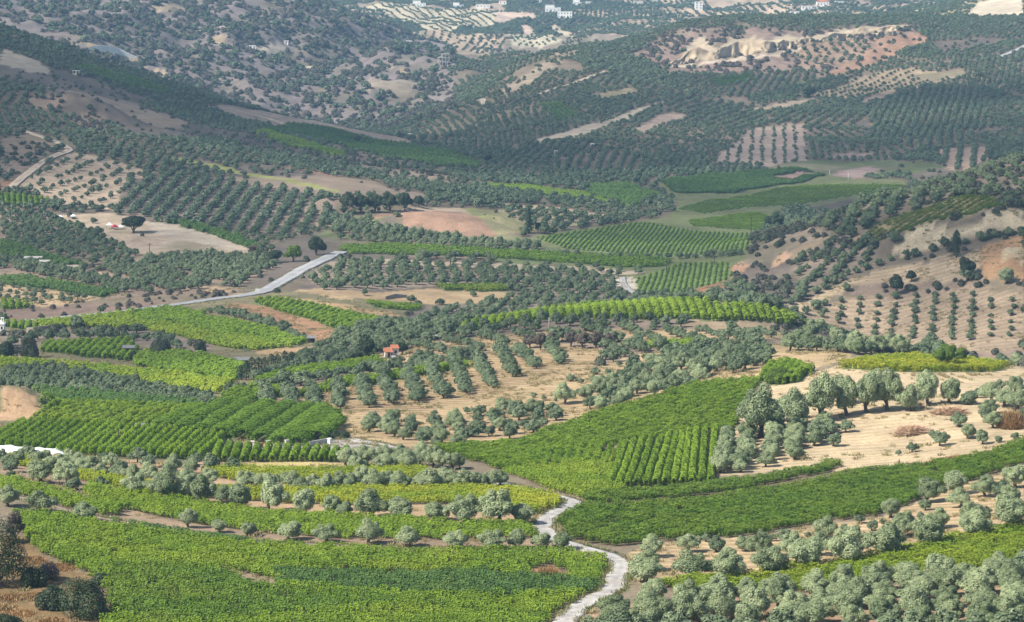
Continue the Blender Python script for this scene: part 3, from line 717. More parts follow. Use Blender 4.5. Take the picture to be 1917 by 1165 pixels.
plot('left band grove', [(0, 488), (60, 494), (130, 508), (220, 525), (292, 540), (288, 555), (200, 545), (100, 522), (0, 506)], 'soil', 'olive', dir=((20, 498), (200, 532)), sr=5.5, st=4.6, size=(0.95, 1.2), jit=0.5)
plot('dry lane strip', [(165, 508), (300, 520), (460, 550), (430, 556), (300, 535), (200, 520)], (0.40, 0.29, 0.20))
plot('roadside grove', [(190, 498), (260, 500), (350, 520), (390, 540), (330, 555), (250, 530), (195, 510)], 'soil', 'olive', dir=((200, 505), (340, 535)), sr=5.5, st=4.6, size=(0.95, 1.2), jit=0.5)
plot('bend grove', [(260, 490), (350, 478), (430, 482), (510, 480), (520, 500), (450, 535), (400, 530), (320, 505)], 'soil', 'olive', dir=((300, 495), (450, 520)), sr=5.2, st=4.6, size=(0.95, 1.25), jit=0.8)
plot('teal vineyard', [(0, 520), (60, 520), (130, 532), (218, 550), (190, 558), (110, 545), (0, 532)], 'dgreen', 'vine', key='vine_dark', sr=2.2, st=1.7, size=1.1, label='deep green vineyard above the scattered young olives near the left edge')
plot('young olives', [(0, 532), (110, 546), (185, 560), (150, 570), (70, 574), (0, 570)], (0.42, 0.315, 0.215), 'olive', dir=((10, 540), (150, 562)), sr=7, st=6.0, size=(0.62, 0.85), jit=0.8, label='bank above the road')
plot('corner vineyard', [(0, 562), (40, 566), (62, 573), (50, 578), (0, 580)], 'green', 'vine', key='vine', sr=2.2, st=1.7, size=1.1, label='bright green vineyard corner above the road bank at the left edge')
plot('road bank', [(0, 580), (80, 577), (170, 563), (320, 548), (440, 548), (470, 545), (400, 558), (300, 572), (180, 586), (50, 600), (0, 604)], (0.21, 0.15, 0.115), 'scrub', olive=0.0, scrubd=0.07, size=(0.5, 0.9), tint=(0.3, 1.0))
plot('field under road left', [(10, 604), (60, 606), (120, 600), (120, 612), (60, 618), (10, 612)], 'green', 'vine', key='vine', sr=2.2, st=1.7, size=1.1, label='green vineyard beside the white chapel below the road')
plot('mixed vineyard', [(65, 606), (180, 594), (260, 586), (250, 600), (330, 612), (430, 628), (545, 648), (540, 664), (430, 652), (330, 632), (200, 618), (70, 616)], 'green', 'vine', key='vine', sr=2.2, st=1.7, size=1.1, tint=0.22, label='yellowing vineyard strip running below the road on the left')
plot('road vineyard', [(245, 586), (315, 578), (385, 588), (345, 606), (300, 610), (245, 598)], 'green', 'vine', key='vine', sr=2.2, st=1.7, size=1.15, label='rich green vineyard square just below the road')
plot('wedge vineyard', [(335, 610), (372, 594), (440, 604), (520, 622), (575, 640), (560, 648), (460, 636), (380, 622)], 'green', 'vine', key='vine', sr=2.2, st=1.7, size=1.15, label='green vineyard wedge beside the red field below the road')
plot('red field', [(420, 568), (490, 572), (580, 596), (660, 626), (620, 640), (575, 636), (500, 606), (440, 590)], (0.33, 0.195, 0.13))
plot('tan end', [(480, 655), (560, 650), (600, 648), (560, 664), (500, 668)], (0.40, 0.28, 0.18))
plot('bright field', [(470, 566), (510, 560), (600, 576), (700, 598), (712, 604), (655, 624), (580, 598)], 'grass', 'vine', key='vine', sr=2.2, st=1.7, size=1.15, label='bright green vineyard between the red field and the tan strip')
plot('tan stubble', [(515, 556), (600, 564), (740, 586), (735, 594), (640, 580), (540, 564)], (0.48, 0.335, 0.21))
plot('green sliver', [(690, 568), (790, 576), (780, 584), (700, 576)], 'green', 'vine', key='vine', sr=2.4, st=1.8, size=1.1, label='small green vine patch by the stone pile in the dry field')
plot('dry valley field', [(540, 545), (600, 540), (700, 548), (800, 540), (960, 548), (970, 560), (900, 566), (760, 566), (640, 560)], (0.42, 0.31, 0.205), 'olive', dir=((700, 555), (920, 552)), sr=14, st=10, size=(0.7, 0.95), jit=1.0, fill=0.5)
plot('green bench', [(820, 536), (930, 536), (960, 545), (900, 547), (830, 543)], 'green', 'vine', key='vine', sr=2.4, st=1.8, size=1.1, tint=0.25, label='small yellow-green vine bench behind the dry valley field')
plot('valley grove', [(575, 524), (612, 490), (700, 486), (830, 500), (1000, 512), (1150, 517), (1180, 535), (1060, 556), (940, 536), (820, 534), (700, 542), (610, 545)], (0.24, 0.19, 0.145), 'olive', dir=((600, 525), (900, 525)), sr=6.2, st=4.8, size=(0.95, 1.15), jit=0.7, label='valley floor')
plot('row of round olives', [(640, 485), (830, 490), (1000, 496), (1120, 500), (1200, 508), (1200, 514), (1000, 506), (830, 498), (640, 492)], (0.38, 0.30, 0.22), 'olive', dir=((640, 489), (1100, 503)), sr=9, st=6.4, size=(0.85, 1.0), jit=0.3)
plot('valley green strip', [(640, 462), (780, 462), (1000, 474), (1200, 480), (1260, 492), (1240, 500), (1000, 488), (800, 478), (640, 476)], 'green', 'vine', key='vine', sr=2.4, st=1.9, size=1.1, label='long green vineyard strip across the valley behind the round olives')
plot('dark hedge grove', [(615, 412), (700, 420), (850, 448), (1010, 462), (1020, 472), (850, 464), (720, 452), (620, 434)], 'soil', 'olive', dir=((620, 425), (1000, 466)), sr=6.5, st=4.2, size=(1.0, 1.25), jit=0.4)
plot('red mound', [(685, 408), (740, 396), (800, 388), (865, 390), (905, 412), (935, 440), (900, 446), (840, 436), (760, 424)], (0.29, 0.185, 0.13))
plot('mound crest', [(740, 396), (800, 388), (865, 390), (880, 402), (860, 398), (800, 394)], (0.36, 0.28, 0.2))
plot('mound grass', [(868, 388), (930, 394), (985, 408), (1002, 432), (940, 442), (900, 412)], (0.21, 0.22, 0.085), 'scrub', olive=0, scrubd=0.004, size=(0.4, 0.7))
plot('tan arc', [(905, 378), (1000, 384), (1100, 396), (1155, 406), (1145, 412), (1080, 402), (960, 390)], (0.40, 0.30, 0.20))
plot('sunk grove', [(930, 392), (1060, 396), (1110, 412), (1060, 428), (1000, 425), (960, 410)], (0.28, 0.24, 0.15), 'olive', dir=((940, 398), (1080, 408)), sr=8, st=5, size=(0.9, 1.1))
plot('big green field', [(1005, 446), (1120, 428), (1200, 416), (1290, 432), (1418, 438), (1400, 468), (1300, 478), (1160, 474), (1060, 466)], (0.15, 0.20, 0.08), 'vine', key='vine', sr=1.9, st=1.8, size=0.48, label='broad smooth green field in the middle of the valley')
plot('lower green field', [(1180, 548), (1192, 522), (1270, 492), (1360, 492), (1380, 512), (1290, 548), (1220, 556)], (0.15, 0.205, 0.075), 'vine', key='vine', sr=1.9, st=1.8, size=0.5, label='green field below the right hill beside the pale yard')
plot('red slope foot', [(1278, 552), (1300, 540), (1378, 518), (1390, 524), (1320, 552), (1290, 558)], 'red')
plot('yard by the road', [(1140, 522), (1180, 518), (1195, 535), (1190, 550), (1175, 542), (1150, 530)], (0.5, 0.46, 0.42))
plot('upper dark field', [(1235, 340), (1330, 326), (1480, 314), (1545, 328), (1460, 346), (1380, 362), (1270, 362)], 'dgreen', 'vine', key='vine_dark', sr=2.2, st=2.0, size=1.0, dmax=1700, label='dark green vineyard at the head of the valley')
plot('upper bright field', [(1270, 392), (1400, 366), (1540, 346), (1690, 346), (1720, 352), (1600, 366), (1480, 384), (1320, 400)], (0.15, 0.205, 0.08), 'vine', key='vine', sr=2.2, st=2.2, size=0.48, dmax=1700, label='smooth bright green field at the head of the valley')
plot('middle green field', [(1290, 412), (1420, 398), (1440, 410), (1420, 432), (1300, 424)], (0.15, 0.20, 0.08), 'vine', key='vine', sr=2.2, st=2.0, size=0.48, dmax=1500, label='green field beside the lone carob tree')
plot('strip field', [(910, 343), (980, 345), (1090, 358), (1200, 385), (1180, 388), (1060, 370), (930, 356)], (0.15, 0.205, 0.08), 'vine', key='vine', sr=2.2, st=2.0, size=0.48, dmax=1700, label='light green field strip crossing below the long dry terrace')
plot('corner field', [(1092, 346), (1180, 342), (1245, 366), (1190, 386), (1105, 366)], 'dgreen', 'vine', key='vine_dark', sr=2.2, st=2.0, size=1.0, dmax=1700, label='dark vineyard square right of the pale field strip')
plot('mauve patch', [(1440, 330), (1500, 320), (1530, 325), (1480, 338)], (0.30, 0.2, 0.17), dmax=1700)
plot('mauve mound', [(1555, 325), (1620, 312), (1650, 318), (1600, 335)], (0.33, 0.24, 0.21), dmax=1750)

# ---- left fields below the road
plot('hedge shrubs', [(0, 620), (120, 612), (260, 615), (330, 628), (400, 650), (380, 662), (300, 655), (240, 640), (80, 640), (60, 670), (0, 672)], (0.20, 0.16, 0.125), 'scrub', olive=0.004, scrubd=0.03, size=(0.8, 1.2), tint=(0.0, 0.5))
plot('mid vineyard', [(82, 644), (240, 640), (258, 655), (240, 676), (170, 670), (80, 660)], 'green', 'vine', key='vine', sr=2.1, st=1.6, size=1.15, label='green vineyard behind the tan strip at the left')
plot('terrace vineyard', [(252, 668), (300, 656), (380, 668), (462, 690), (444, 712), (340, 702), (255, 686)], 'green', 'vine', key='vine', sr=2.1, st=1.6, size=1.15, label='bright green terraced vineyard left of the dark cypress clump')
plot('tan path strip', [(0, 666), (120, 672), (235, 684), (235, 690), (120, 682), (0, 674)], (0.48, 0.35, 0.24))
plot('yellow vineyard', [(0, 676), (120, 684), (240, 694), (330, 704), (440, 716), (405, 738), (330, 728), (220, 708), (100, 694), (0, 692)], 'green', 'vine', key='vine', sr=2.1, st=1.6, size=1.15, tint=0.25, label='long yellow-green vineyard in front of the tan path strip')
plot('grey olive band', [(0, 694), (100, 692), (220, 710), (330, 730), (405, 748), (405, 758), (250, 742), (100, 726), (0, 722)], 'soil', 'olive', dir=((0, 708), (300, 738)), sr=3.6, st=3.2, size=(0.58, 0.72), jit=0.5, label='left')
plot('teal vines', [(60, 730), (200, 738), (330, 752), (430, 760), (420, 768), (300, 762), (120, 756)], 'dgreen', 'vine', key='vine_dark', sr=2.1, st=1.6, size=1.15, label='blue-green vineyard strip in front of the grey olive band')
plot('terraced vines', [(60, 784), (110, 757), (300, 763), (400, 768), (330, 800), (220, 802), (120, 796)], 'green', 'vine', key='vine', sr=2.1, st=1.6, size=1.15, tint=0.12, label='green vineyard right of the bare earth mound')
plot('spoil heap ground', [(0, 732), (30, 728), (60, 745), (95, 765), (60, 785), (0, 788)], (0.42, 0.29, 0.2))
plot('vine trellis ground', [(285, 804), (420, 758), (560, 766), (628, 776), (615, 802), (585, 822), (500, 826), (455, 820), (330, 812)], (0.10, 0.10, 0.06))
plot('row vineyard ground', [(0, 788), (110, 796), (220, 802), (440, 814), (450, 835), (650, 848), (655, 864), (430, 864), (320, 864), (220, 860), (130, 850), (90, 838), (0, 836)], (0.12, 0.115, 0.07))
plot('farmyard', [(450, 838), (520, 828), (590, 826), (650, 821), (690, 828), (740, 842), (700, 856), (640, 852), (560, 846), (470, 843)], (0.30, 0.29, 0.30))
plot('yard wall ground', [(165, 862), (300, 862), (440, 866), (440, 882), (300, 878), (190, 868)], (0.40, 0.30, 0.22))
plot('dry plot', [(440, 866), (540, 862), (652, 868), (645, 888), (560, 890), (455, 888)], 'yellow')

# ---- central hill
plot('dense wood', [(500, 692), (600, 650), (700, 606), (830, 582), (940, 566), (1020, 558), (1180, 553), (1400, 552), (1500, 572), (1540, 600), (1500, 606), (1430, 584), (1250, 568), (1060, 578), (900, 606), (820, 628), (740, 650), (700, 668), (600, 690), (520, 705)], (0.20, 0.17, 0.13), 'olive', dir=((620, 660), (800, 600)), sr=4.6, st=4.2, size=(0.75, 1.05), jit=1.3, fill=0.93)
plot('plateau grove', [(735, 665), (800, 640), (900, 632), (1030, 620), (1200, 618), (1350, 620), (1480, 626), (1500, 640), (1380, 642), (1200, 640), (1120, 642), (1000, 640), (940, 652), (880, 664), (800, 680)], (0.38, 0.29, 0.20), 'olive', dir=((848, 630), (921, 648)), sr=8.5, st=4.0, size=(0.68, 0.85), jit=0.35, fill=0.92, label='plateau')
plot('arc vineyard', [(826, 624), (880, 620), (960, 606), (1040, 598), (1120, 597), (1220, 599), (1350, 602), (1480, 614), (1526, 614), (1500, 598), (1450, 584), (1350, 573), (1250, 567), (1150, 569), (1050, 578), (960, 593), (880, 609)], 'green', 'vine', key='vine', sr=2.3, st=1.7, size=1.2, tint=0.12, dir=((1080, 598), (1074, 578)), label='bright green vineyard arching over the crest of the central hill')
plot('striped slope', [(478, 772), (478, 738), (640, 712), (760, 695), (890, 672), (960, 645), (1060, 645), (1130, 655), (1110, 690), (1010, 712), (950, 732), (800, 772), (640, 778)], (0.36, 0.27, 0.18))
plot('red-roofed yard', [(705, 672), (720, 660), (760, 662), (785, 672), (750, 680)], (0.46, 0.34, 0.22))
plot('bare shoulder', [(640, 790), (640, 778), (800, 772), (950, 732), (1010, 710), (1110, 690), (1190, 664), (1300, 650), (1450, 645), (1560, 655), (1600, 672), (1500, 700), (1440, 712), (1300, 722), (1130, 772), (1040, 805), (980, 828), (880, 838), (700, 835), (650, 810)], (0.42, 0.32, 0.21))
plot('vine belt', [(560, 738), (640, 716), (760, 700), (870, 682), (880, 688), (770, 708), (640, 726), (560, 745)], 'green', 'vine', key='vine', sr=2.0, st=1.6, size=1.2, label='narrow vineyard belt behind the ranks of olives on the central hill')
plot('inner vineyard', [(480, 714), (560, 695), (640, 686), (705, 674), (720, 684), (640, 700), (540, 716), (490, 724)], 'dgreen', 'vine', key='vine', sr=2.0, st=1.6, size=1.15, label='small green vineyard left of the red-roofed house')
plot('corner vines', [(415, 745), (480, 722), (560, 738), (480, 752), (440, 760)], 'green', 'vine', key='vine', sr=2.0, st=1.6, size=1.15, label='vineyard corner where the field paths meet left of the olive ranks')
plot('knoll vines', [(1190, 652), (1260, 642), (1330, 644), (1300, 652)], 'green', 'vine', key='vine', sr=2.2, st=1.7, size=1.1, label='small vine patch at the back of the bare shoulder')
plot('hill grove', [(1095, 768), (1092, 744), (1170, 700), (1230, 672), (1310, 652), (1440, 655), (1446, 688), (1340, 708), (1220, 748), (1140, 772)], (0.36, 0.28, 0.19), 'olive', dir=((1110, 760), (1330, 700)), sr=5.6, st=4.7, size=(0.92, 1.12), jit=0.6, label='hillside beside the big vineyard')
plot('lower grove', [(660, 800), (720, 788), (820, 790), (930, 770), (1010, 762), (1082, 772), (1040, 798), (960, 822), (830, 838), (740, 826)], (0.40, 0.30, 0.20), 'olive', dir=((680, 806), (1000, 780)), sr=6.0, st=4.6, size=(0.72, 1.0), jit=0.9, label='slope above the big vineyard')

# ---- right crest and sunny slope
plot('sunny field', [(1560, 688), (1600, 672), (1700, 668), (1830, 676), (1917, 690), (1917, 826), (1850, 850), (1745, 866), (1650, 876), (1560, 884), (1500, 880), (1340, 893), (1335, 812), (1395, 772), (1440, 720)], (0.47, 0.38, 0.275))
plot('crest vines', [(1572, 690), (1600, 680), (1700, 671), (1820, 680), (1885, 690), (1860, 697), (1750, 698), (1650, 697)], 'grass', 'vine', key='vine', sr=2.0, st=1.5, size=1.2, tint=0.7, label='sunlit yellow-green vineyard behind the big pale olives')
plot('shrub patch', [(1420, 712), (1440, 690), (1480, 685), (1520, 696), (1500, 716), (1450, 722)], 'green', 'vine', key='vine', sr=1.6, st=1.4, size=1.5, label='rough green shrubs at the top corner of the big vineyard')

# ---- right hill
plot('ranked slope', [(1500, 600), (1530, 575), (1620, 552), (1750, 546), (1917, 546), (1917, 655), (1800, 660), (1650, 650), (1560, 625)], (0.30, 0.235, 0.185))
plot('sandy field', [(1476, 572), (1560, 535), (1650, 502), (1780, 476), (1836, 466), (1836, 520), (1745, 532), (1650, 542), (1600, 534), (1530, 570), (1500, 592)], (0.38, 0.30, 0.225))
plot('shrub belt', [(1590, 545), (1620, 530), (1750, 528), (1840, 518), (1917, 524), (1917, 546), (1750, 548), (1620, 554)], 'soil', 'scrub', olive=0.006, scrubd=0.06, size=(0.9, 1.5), tint=(0, 0.4))
plot('sand cut', [(1672, 474), (1698, 438), (1725, 424), (1800, 424), (1860, 402), (1917, 392), (1917, 430), (1850, 436), (1790, 452), (1720, 462), (1690, 478)], (0.50, 0.42, 0.32))
plot('rust bank', [(1832, 462), (1870, 450), (1917, 440), (1917, 522), (1840, 522)], (0.36, 0.225, 0.14))
plot('chalk patch', [(1872, 470), (1900, 462), (1917, 465), (1917, 490), (1880, 488)], (0.52, 0.43, 0.31))
plot('terrace vines', [(1612, 446), (1640, 420), (1720, 395), (1810, 368), (1868, 372), (1885, 388), (1800, 404), (1740, 418), (1680, 438), (1640, 452)], (0.27, 0.23, 0.13), 'vine', key='vine', sr=2.8, st=1.8, size=0.75, tint=0.15, dir=((1660, 440), (1700, 412)), label='striped terrace vineyard above the pale sand cutting')
plot('red scar', [(1445, 490), (1470, 468), (1480, 478), (1455, 500)], (0.45, 0.30, 0.22))
plot('red scar', [(1365, 502), (1385, 490), (1400, 500), (1375, 520)], (0.45, 0.28, 0.2))
plot('red scar', [(1590, 450), (1612, 440), (1625, 452), (1600, 460)], (0.42, 0.26, 0.18))

# ---- foreground right
plot('big vineyard', [(800, 842), (880, 838), (980, 830), (1045, 802), (1132, 772), (1300, 724), (1425, 710), (1392, 770), (1370, 812), (1345, 808), (1220, 824), (1130, 838), (1110, 880), (960, 888), (900, 868)], 'vsoil', 'vine', key='vine', sr=1.9, st=1.5, size=1.05, dir=((1000, 840), (1340, 760)), label='large green vineyard sloping up the middle towards the lone olives')
plot('row block ground', [(1165, 836), (1220, 824), (1348, 808), (1338, 908), (1250, 920), (1175, 918), (1135, 906)], (0.15, 0.12, 0.085))
plot('light vines', [(945, 888), (1000, 876), (1155, 850), (1140, 908), (1172, 920), (1100, 935), (1060, 926), (1000, 908)], 'vsoil', 'vine', key='vine', sr=1.9, st=1.5, size=1.05, tint=0.16, dir=((960, 890), (1120, 900)), label='light yellow-green vineyard right of the winding lane')
plot('hem vines', [(1085, 938), (1112, 926), (1250, 920), (1350, 906), (1480, 888), (1560, 868), (1575, 874), (1545, 888), (1430, 912), (1270, 936), (1105, 946)], 'vsoil', 'vine', key='vine_deep', sr=1.8, st=1.4, size=0.95, tint=0.05, dir=((1250, 928), (1480, 898)), label='narrow curved vineyard strip along the upper edge of the soil path')
plot('lane vineyard', [(1042, 972), (1090, 953), (1270, 943), (1430, 920), (1560, 897), (1650, 882), (1750, 872), (1850, 852), (1917, 826), (1917, 868), (1850, 892), (1760, 912), (1700, 945), (1640, 968), (1500, 984), (1400, 1004), (1250, 1014), (1150, 1025), (1065, 1012)], 'vsoil', 'vine', key='vine_deep', sr=1.7, st=1.35, size=0.92, tint=0.05, dir=((1100, 980), (1500, 940)), label='big deep green vineyard right of the winding lane')
plot('olive terrace', [(1165, 1065), (1180, 1034), (1250, 1016), (1400, 1006), (1520, 986), (1650, 970), (1705, 946), (1780, 914), (1917, 872), (1917, 982), (1780, 1010), (1630, 1044), (1480, 1064), (1310, 1084), (1200, 1092)], (0.44, 0.34, 0.23))
plot('lower strip vines', [(1215, 1098), (1310, 1086), (1480, 1066), (1630, 1046), (1780, 1011), (1917, 984), (1917, 1060), (1800, 1078), (1700, 1090), (1580, 1102), (1480, 1110), (1400, 1112), (1320, 1118)], 'vsoil', 'vine', key='vine', sr=1.8, st=1.4, size=1.0, tint=0.2, dir=((1310, 1095), (1780, 1030)), label='yellow-green vineyard strip between the two olive groves at lower right')
plot('bottom grove', [(1085, 1240), (1095, 1150), (1200, 1130), (1300, 1124), (1480, 1114), (1600, 1104), (1700, 1092), (1917, 1068), (2050, 1050), (2050, 1240)], (0.33, 0.235, 0.175), 'olive', dir=((1120, 1130), (1800, 1060)), sr=5.0, st=4.6, size=(1.0, 1.25), jit=0.5, label='bottom right corner')

# ---- foreground left
plot('left terrace soil', [(0, 870), (60, 880), (200, 905), (350, 940), (520, 968), (720, 980), (1010, 985), (1015, 1030), (700, 1030), (400, 1010), (190, 980), (0, 920)], (0.27, 0.205, 0.16))
plot('upper rows soil', [(0, 842), (130, 852), (300, 868), (440, 888), (640, 885), (800, 870), (920, 890), (1010, 940), (1005, 980), (700, 978), (480, 965), (330, 935), (200, 905), (60, 880), (0, 868)], (0.36, 0.26, 0.18))
plot('strip vines a', [(15, 858), (100, 874), (174, 890), (234, 904), (295, 915), (435, 921), (640, 920), (830, 916), (990, 921), (1060, 937), (1052, 953), (1002, 964), (874, 947), (640, 947), (435, 936), (295, 927), (234, 917), (167, 904), (84, 884), (15, 868)], 'vsoil', 'vine', key='vine', sr=1.8, st=1.4, size=1.05, tint=0.55, dir=((300, 921), (800, 930)), label='sunlit yellow vineyard strip between the two rows of olives')
plot('strip vines b', [(365, 888), (430, 880), (640, 886), (720, 880), (800, 884), (806, 897), (640, 902), (430, 899)], 'vsoil', 'vine', key='vine', sr=1.8, st=1.4, size=1.05, tint=0.5, dir=((430, 890), (800, 890)), label='yellow-green vine strip below the dry yellow plot')
plot('strip vines c', [(165, 914), (330, 938), (480, 963), (640, 970), (850, 984), (1000, 988), (1004, 1010), (850, 1012), (640, 1010), (480, 996), (340, 976), (235, 955), (165, 936)], 'vsoil', 'vine', key='vine', sr=1.8, st=1.4, size=1.0, tint=0.06, dir=((200, 930), (800, 1000)), label='green vineyard strip behind the spaced olives along the soil path')
plot('strip vines d', [(0, 900), (100, 920), (167, 936), (228, 954), (226, 970), (150, 956), (60, 936), (0, 920)], 'vsoil', 'vine', key='vine', sr=1.8, st=1.4, size=1.0, tint=0.05, dir=((0, 910), (220, 962)), label='short green vineyard strip at the left end of the terrace')
plot('front vineyard', [(30, 962), (110, 970), (190, 984), (330, 1006), (500, 1025), (700, 1034), (900, 1038), (1080, 1042), (1128, 1050), (1140, 1088), (1095, 1112), (1040, 1165), (1000, 1230), (180, 1230), (205, 1120), (170, 1075), (95, 1048), (40, 1012)], 'vsoil', 'vine', key='vine', sr=1.65, st=1.35, size=1.0, tint=0.07, patch=0.25, dir=((200, 1080), (1000, 1090)), label='large leafy vineyard filling the lower left of the view')
plot('bare gap', [(398, 1062), (450, 1072), (520, 1086), (515, 1104), (470, 1096), (420, 1076)], (0.27, 0.21, 0.17))
plot('vignette patch', [(205, 1066), (330, 1062), (420, 1080), (520, 1108), (700, 1124), (760, 1135), (640, 1150), (420, 1165), (300, 1180), (206, 1150)], 'vsoil', 'vine', key='vine_deep', sr=1.65, st=1.35, size=1.0, tint=0.06, patch=0.15, dir=((200, 1080), (1000, 1090)), label='vine patch coloured darker for vignetting in the lower left of the front vineyard')  # darker leaf colour stands in for lens vignetting towards this corner
plot('dark band', [(520, 1074), (640, 1074), (900, 1078), (1060, 1090), (1128, 1096), (1100, 1110), (1000, 1122), (760, 1116), (520, 1100)], 'vsoil', 'vine', key='vine_dark', sr=1.65, st=1.35, size=0.95, dir=((520, 1090), (1000, 1100)), label='blue-green band of vines across the large front vineyard')
plot('dark band b', [(195, 976), (300, 986), (420, 1004), (505, 1020), (500, 1028), (400, 1018), (260, 996)], 'vsoil', 'vine', key='vine_dark', sr=1.65, st=1.35, size=0.95, dir=((200, 985), (480, 1020)), label='thin blue-green vine strip along the soil path at lower left')
plot('brown tuft ground', [(993, 1066), (1030, 1058), (1062, 1075), (1060, 1088), (1000, 1088)], (0.34, 0.21, 0.12))
plot('near bank', [(-60, 1000), (40, 1005), (95, 1050), (168, 1078), (204, 1122), (178, 1240), (-120, 1240)], 'bank')

# ------------------------------------------------------------------ patchwork of small holdings on the broad zones
for k, p in enumerate(PLOTS):
    if 'cells' not in p: continue
    size, pd, ps_, pw_ = p['cells']; lo, hi = p['box']
    n = int(np.prod(hi - lo) / (size * size * 1.5))
    sd = rng.uniform(lo - size, hi + size, size=(n, 2)); u_ = rng.random(n)
    cls = np.where(u_ < pd, 0, np.where(u_ < pd + ps_, 1, np.where(u_ < pd + ps_ + pw_, 2, 3)))     # grove, thin grove, scrub, bare
    base = np.array([(0.15, 0.122, 0.09), (0.24, 0.185, 0.135), (0.14, 0.115, 0.095), (0.25, 0.195, 0.145)])[cls]
    gr = (cls == 3) & (rng.random(n) < p.get('green', 0.4)); base[gr] = (0.13, 0.155, 0.065)
    base = base * rng.uniform(0.82, 1.18, (n, 1)) * p.get('lift', 1.0)
    p['seeds'], p['cls'], p['ccol'] = sd, cls, base
    p['theta'] = rng.normal(size=n) * 0.5 + rng.integers(0, 2, n) * 1.3; p['csp'] = rng.uniform(4.6, 6.2, n) * np.where(cls == 1, 1.45, 1.0)
def cell_of(p, x, y):
    sd = p['seeds']; out = np.empty(len(x), int)
    wx = x + (fbm(x / 25, y / 25, 2, 5) - 0.5) * 14; wy = (y + (fbm(x / 25, y / 25, 2, 8) - 0.5) * 14) / 1.5
    for i in range(0, len(x), 20000):
        out[i:i + 20000] = ((wx[i:i + 20000, None] - sd[None, :, 0]) ** 2 + (wy[i:i + 20000, None] - sd[None, :, 1] / 1.5) ** 2).argmin(1)
    return out

# ------------------------------------------------------------------ which plot lies where
def plot_at(x, y):
    x = np.asarray(x, float); y = np.asarray(y, float)
    r = np.zeros(x.shape, int)
    for k, p in enumerate(PLOTS):
        if 'poly' in p:
            lo, hi = p['box']
            m = (x >= lo[0]) & (x <= hi[0]) & (y >= lo[1]) & (y <= hi[1])
            if not m.any(): continue
            idx = np.nonzero(m); q = p['fn'](x[idx], y[idx])
            r[tuple(i[q] for i in idx)] = k
        else: r[p['fn'](x, y)] = k
    return r

# the land itself: one sheet
XX = TT * YY
jx = (fbm(XX / 5, YY / 5, 3, 31) - 0.5) * np.clip(YY / 260, 1.2, 9); jy = (fbm(XX / 5, YY / 5, 3, 47) - 0.5) * np.clip(YY / 160, 2, 14)
pid = plot_at(XX + jx, YY + jy)
cols = np.array([p['col'] for p in PLOTS])[pid]
for k, p in enumerate(PLOTS):
    if 'seeds' in p:
        m_ = np.nonzero((pid == k) & in_view(XX, YY, ZZ, 200))
        cols[m_] = p['ccol'][cell_of(p, XX[m_], YY[m_])]
# natural patchiness on the wild hillsides (bare scars, dry grass): colours of the soil itself
wild = np.isin(pid, [k for k, p in enumerate(PLOTS) if p['kind'] == 'scrub'])
pt = fbm(XX / 45, YY / 60, 5, 61)
sc_ = 0.35 * smooth01(0.58, 0.72, pt)[..., None] * wild[..., None]
cols = cols * (1 - sc_) + np.array((0.34, 0.255, 0.20)) * sc_
sc_ = smooth01(0.55, 0.75, fbm(XX / 30, YY / 40, 4, 77))[..., None] * wild[..., None] * 0.7
cols = cols * (1 - sc_) + np.array((0.17, 0.15, 0.095)) * sc_
cols = cols * np.where(((YY < 1000) & (cols[..., 0] > 0.25))[..., None], np.array((0.93, 0.91, 0.80)), 1.0)
cols = cols * (1 - 0.25 * smooth01(1150, 1300, YY) * (1 - smooth01(2900, 3100, YY)))[..., None]      # ground colours darkened up the valley and over the hills behind
idx = np.arange(NT * NY).reshape(NT, NY)
gf = np.stack([idx[:-1, :-1], idx[1:, :-1], idx[1:, 1:], idx[:-1, 1:]], -1).reshape(-1, 4)
gm = new_mesh('ground', np.stack([XX, YY, ZZ], -1).reshape(-1, 3), gf, [M['ground']], True)
vcol(gm, 'gcol', cols.reshape(-1, 3))
FURROW_SHADE = {'striped slope': 0.9, 'bare shoulder': 0.5, 'olive terrace': 0.6, 'ploughed field': 0.8, 'red field': 0.6, 'tan stubble': 0.7, 'sunny field': 0.3, 'ranked slope': 0.4, 'sandy field': 0.4, 'plateau grove': 0.5, 'hill grove': 0.5, 'lower grove': 0.6, 'dry valley field': 0.5, 'dotted sand field': 0.3}  # band strength per plot: plough lines and painted shadow stripes
fw = np.array([FURROW_SHADE.get(p['name'], 0.0) for p in PLOTS], np.float32)[pid]
fa = gm.attributes.new('furrow_shade', 'FLOAT', 'POINT'); fa.data.foreach_set('value', fw.ravel())
land = tag(link('ground', gm), kind='structure')
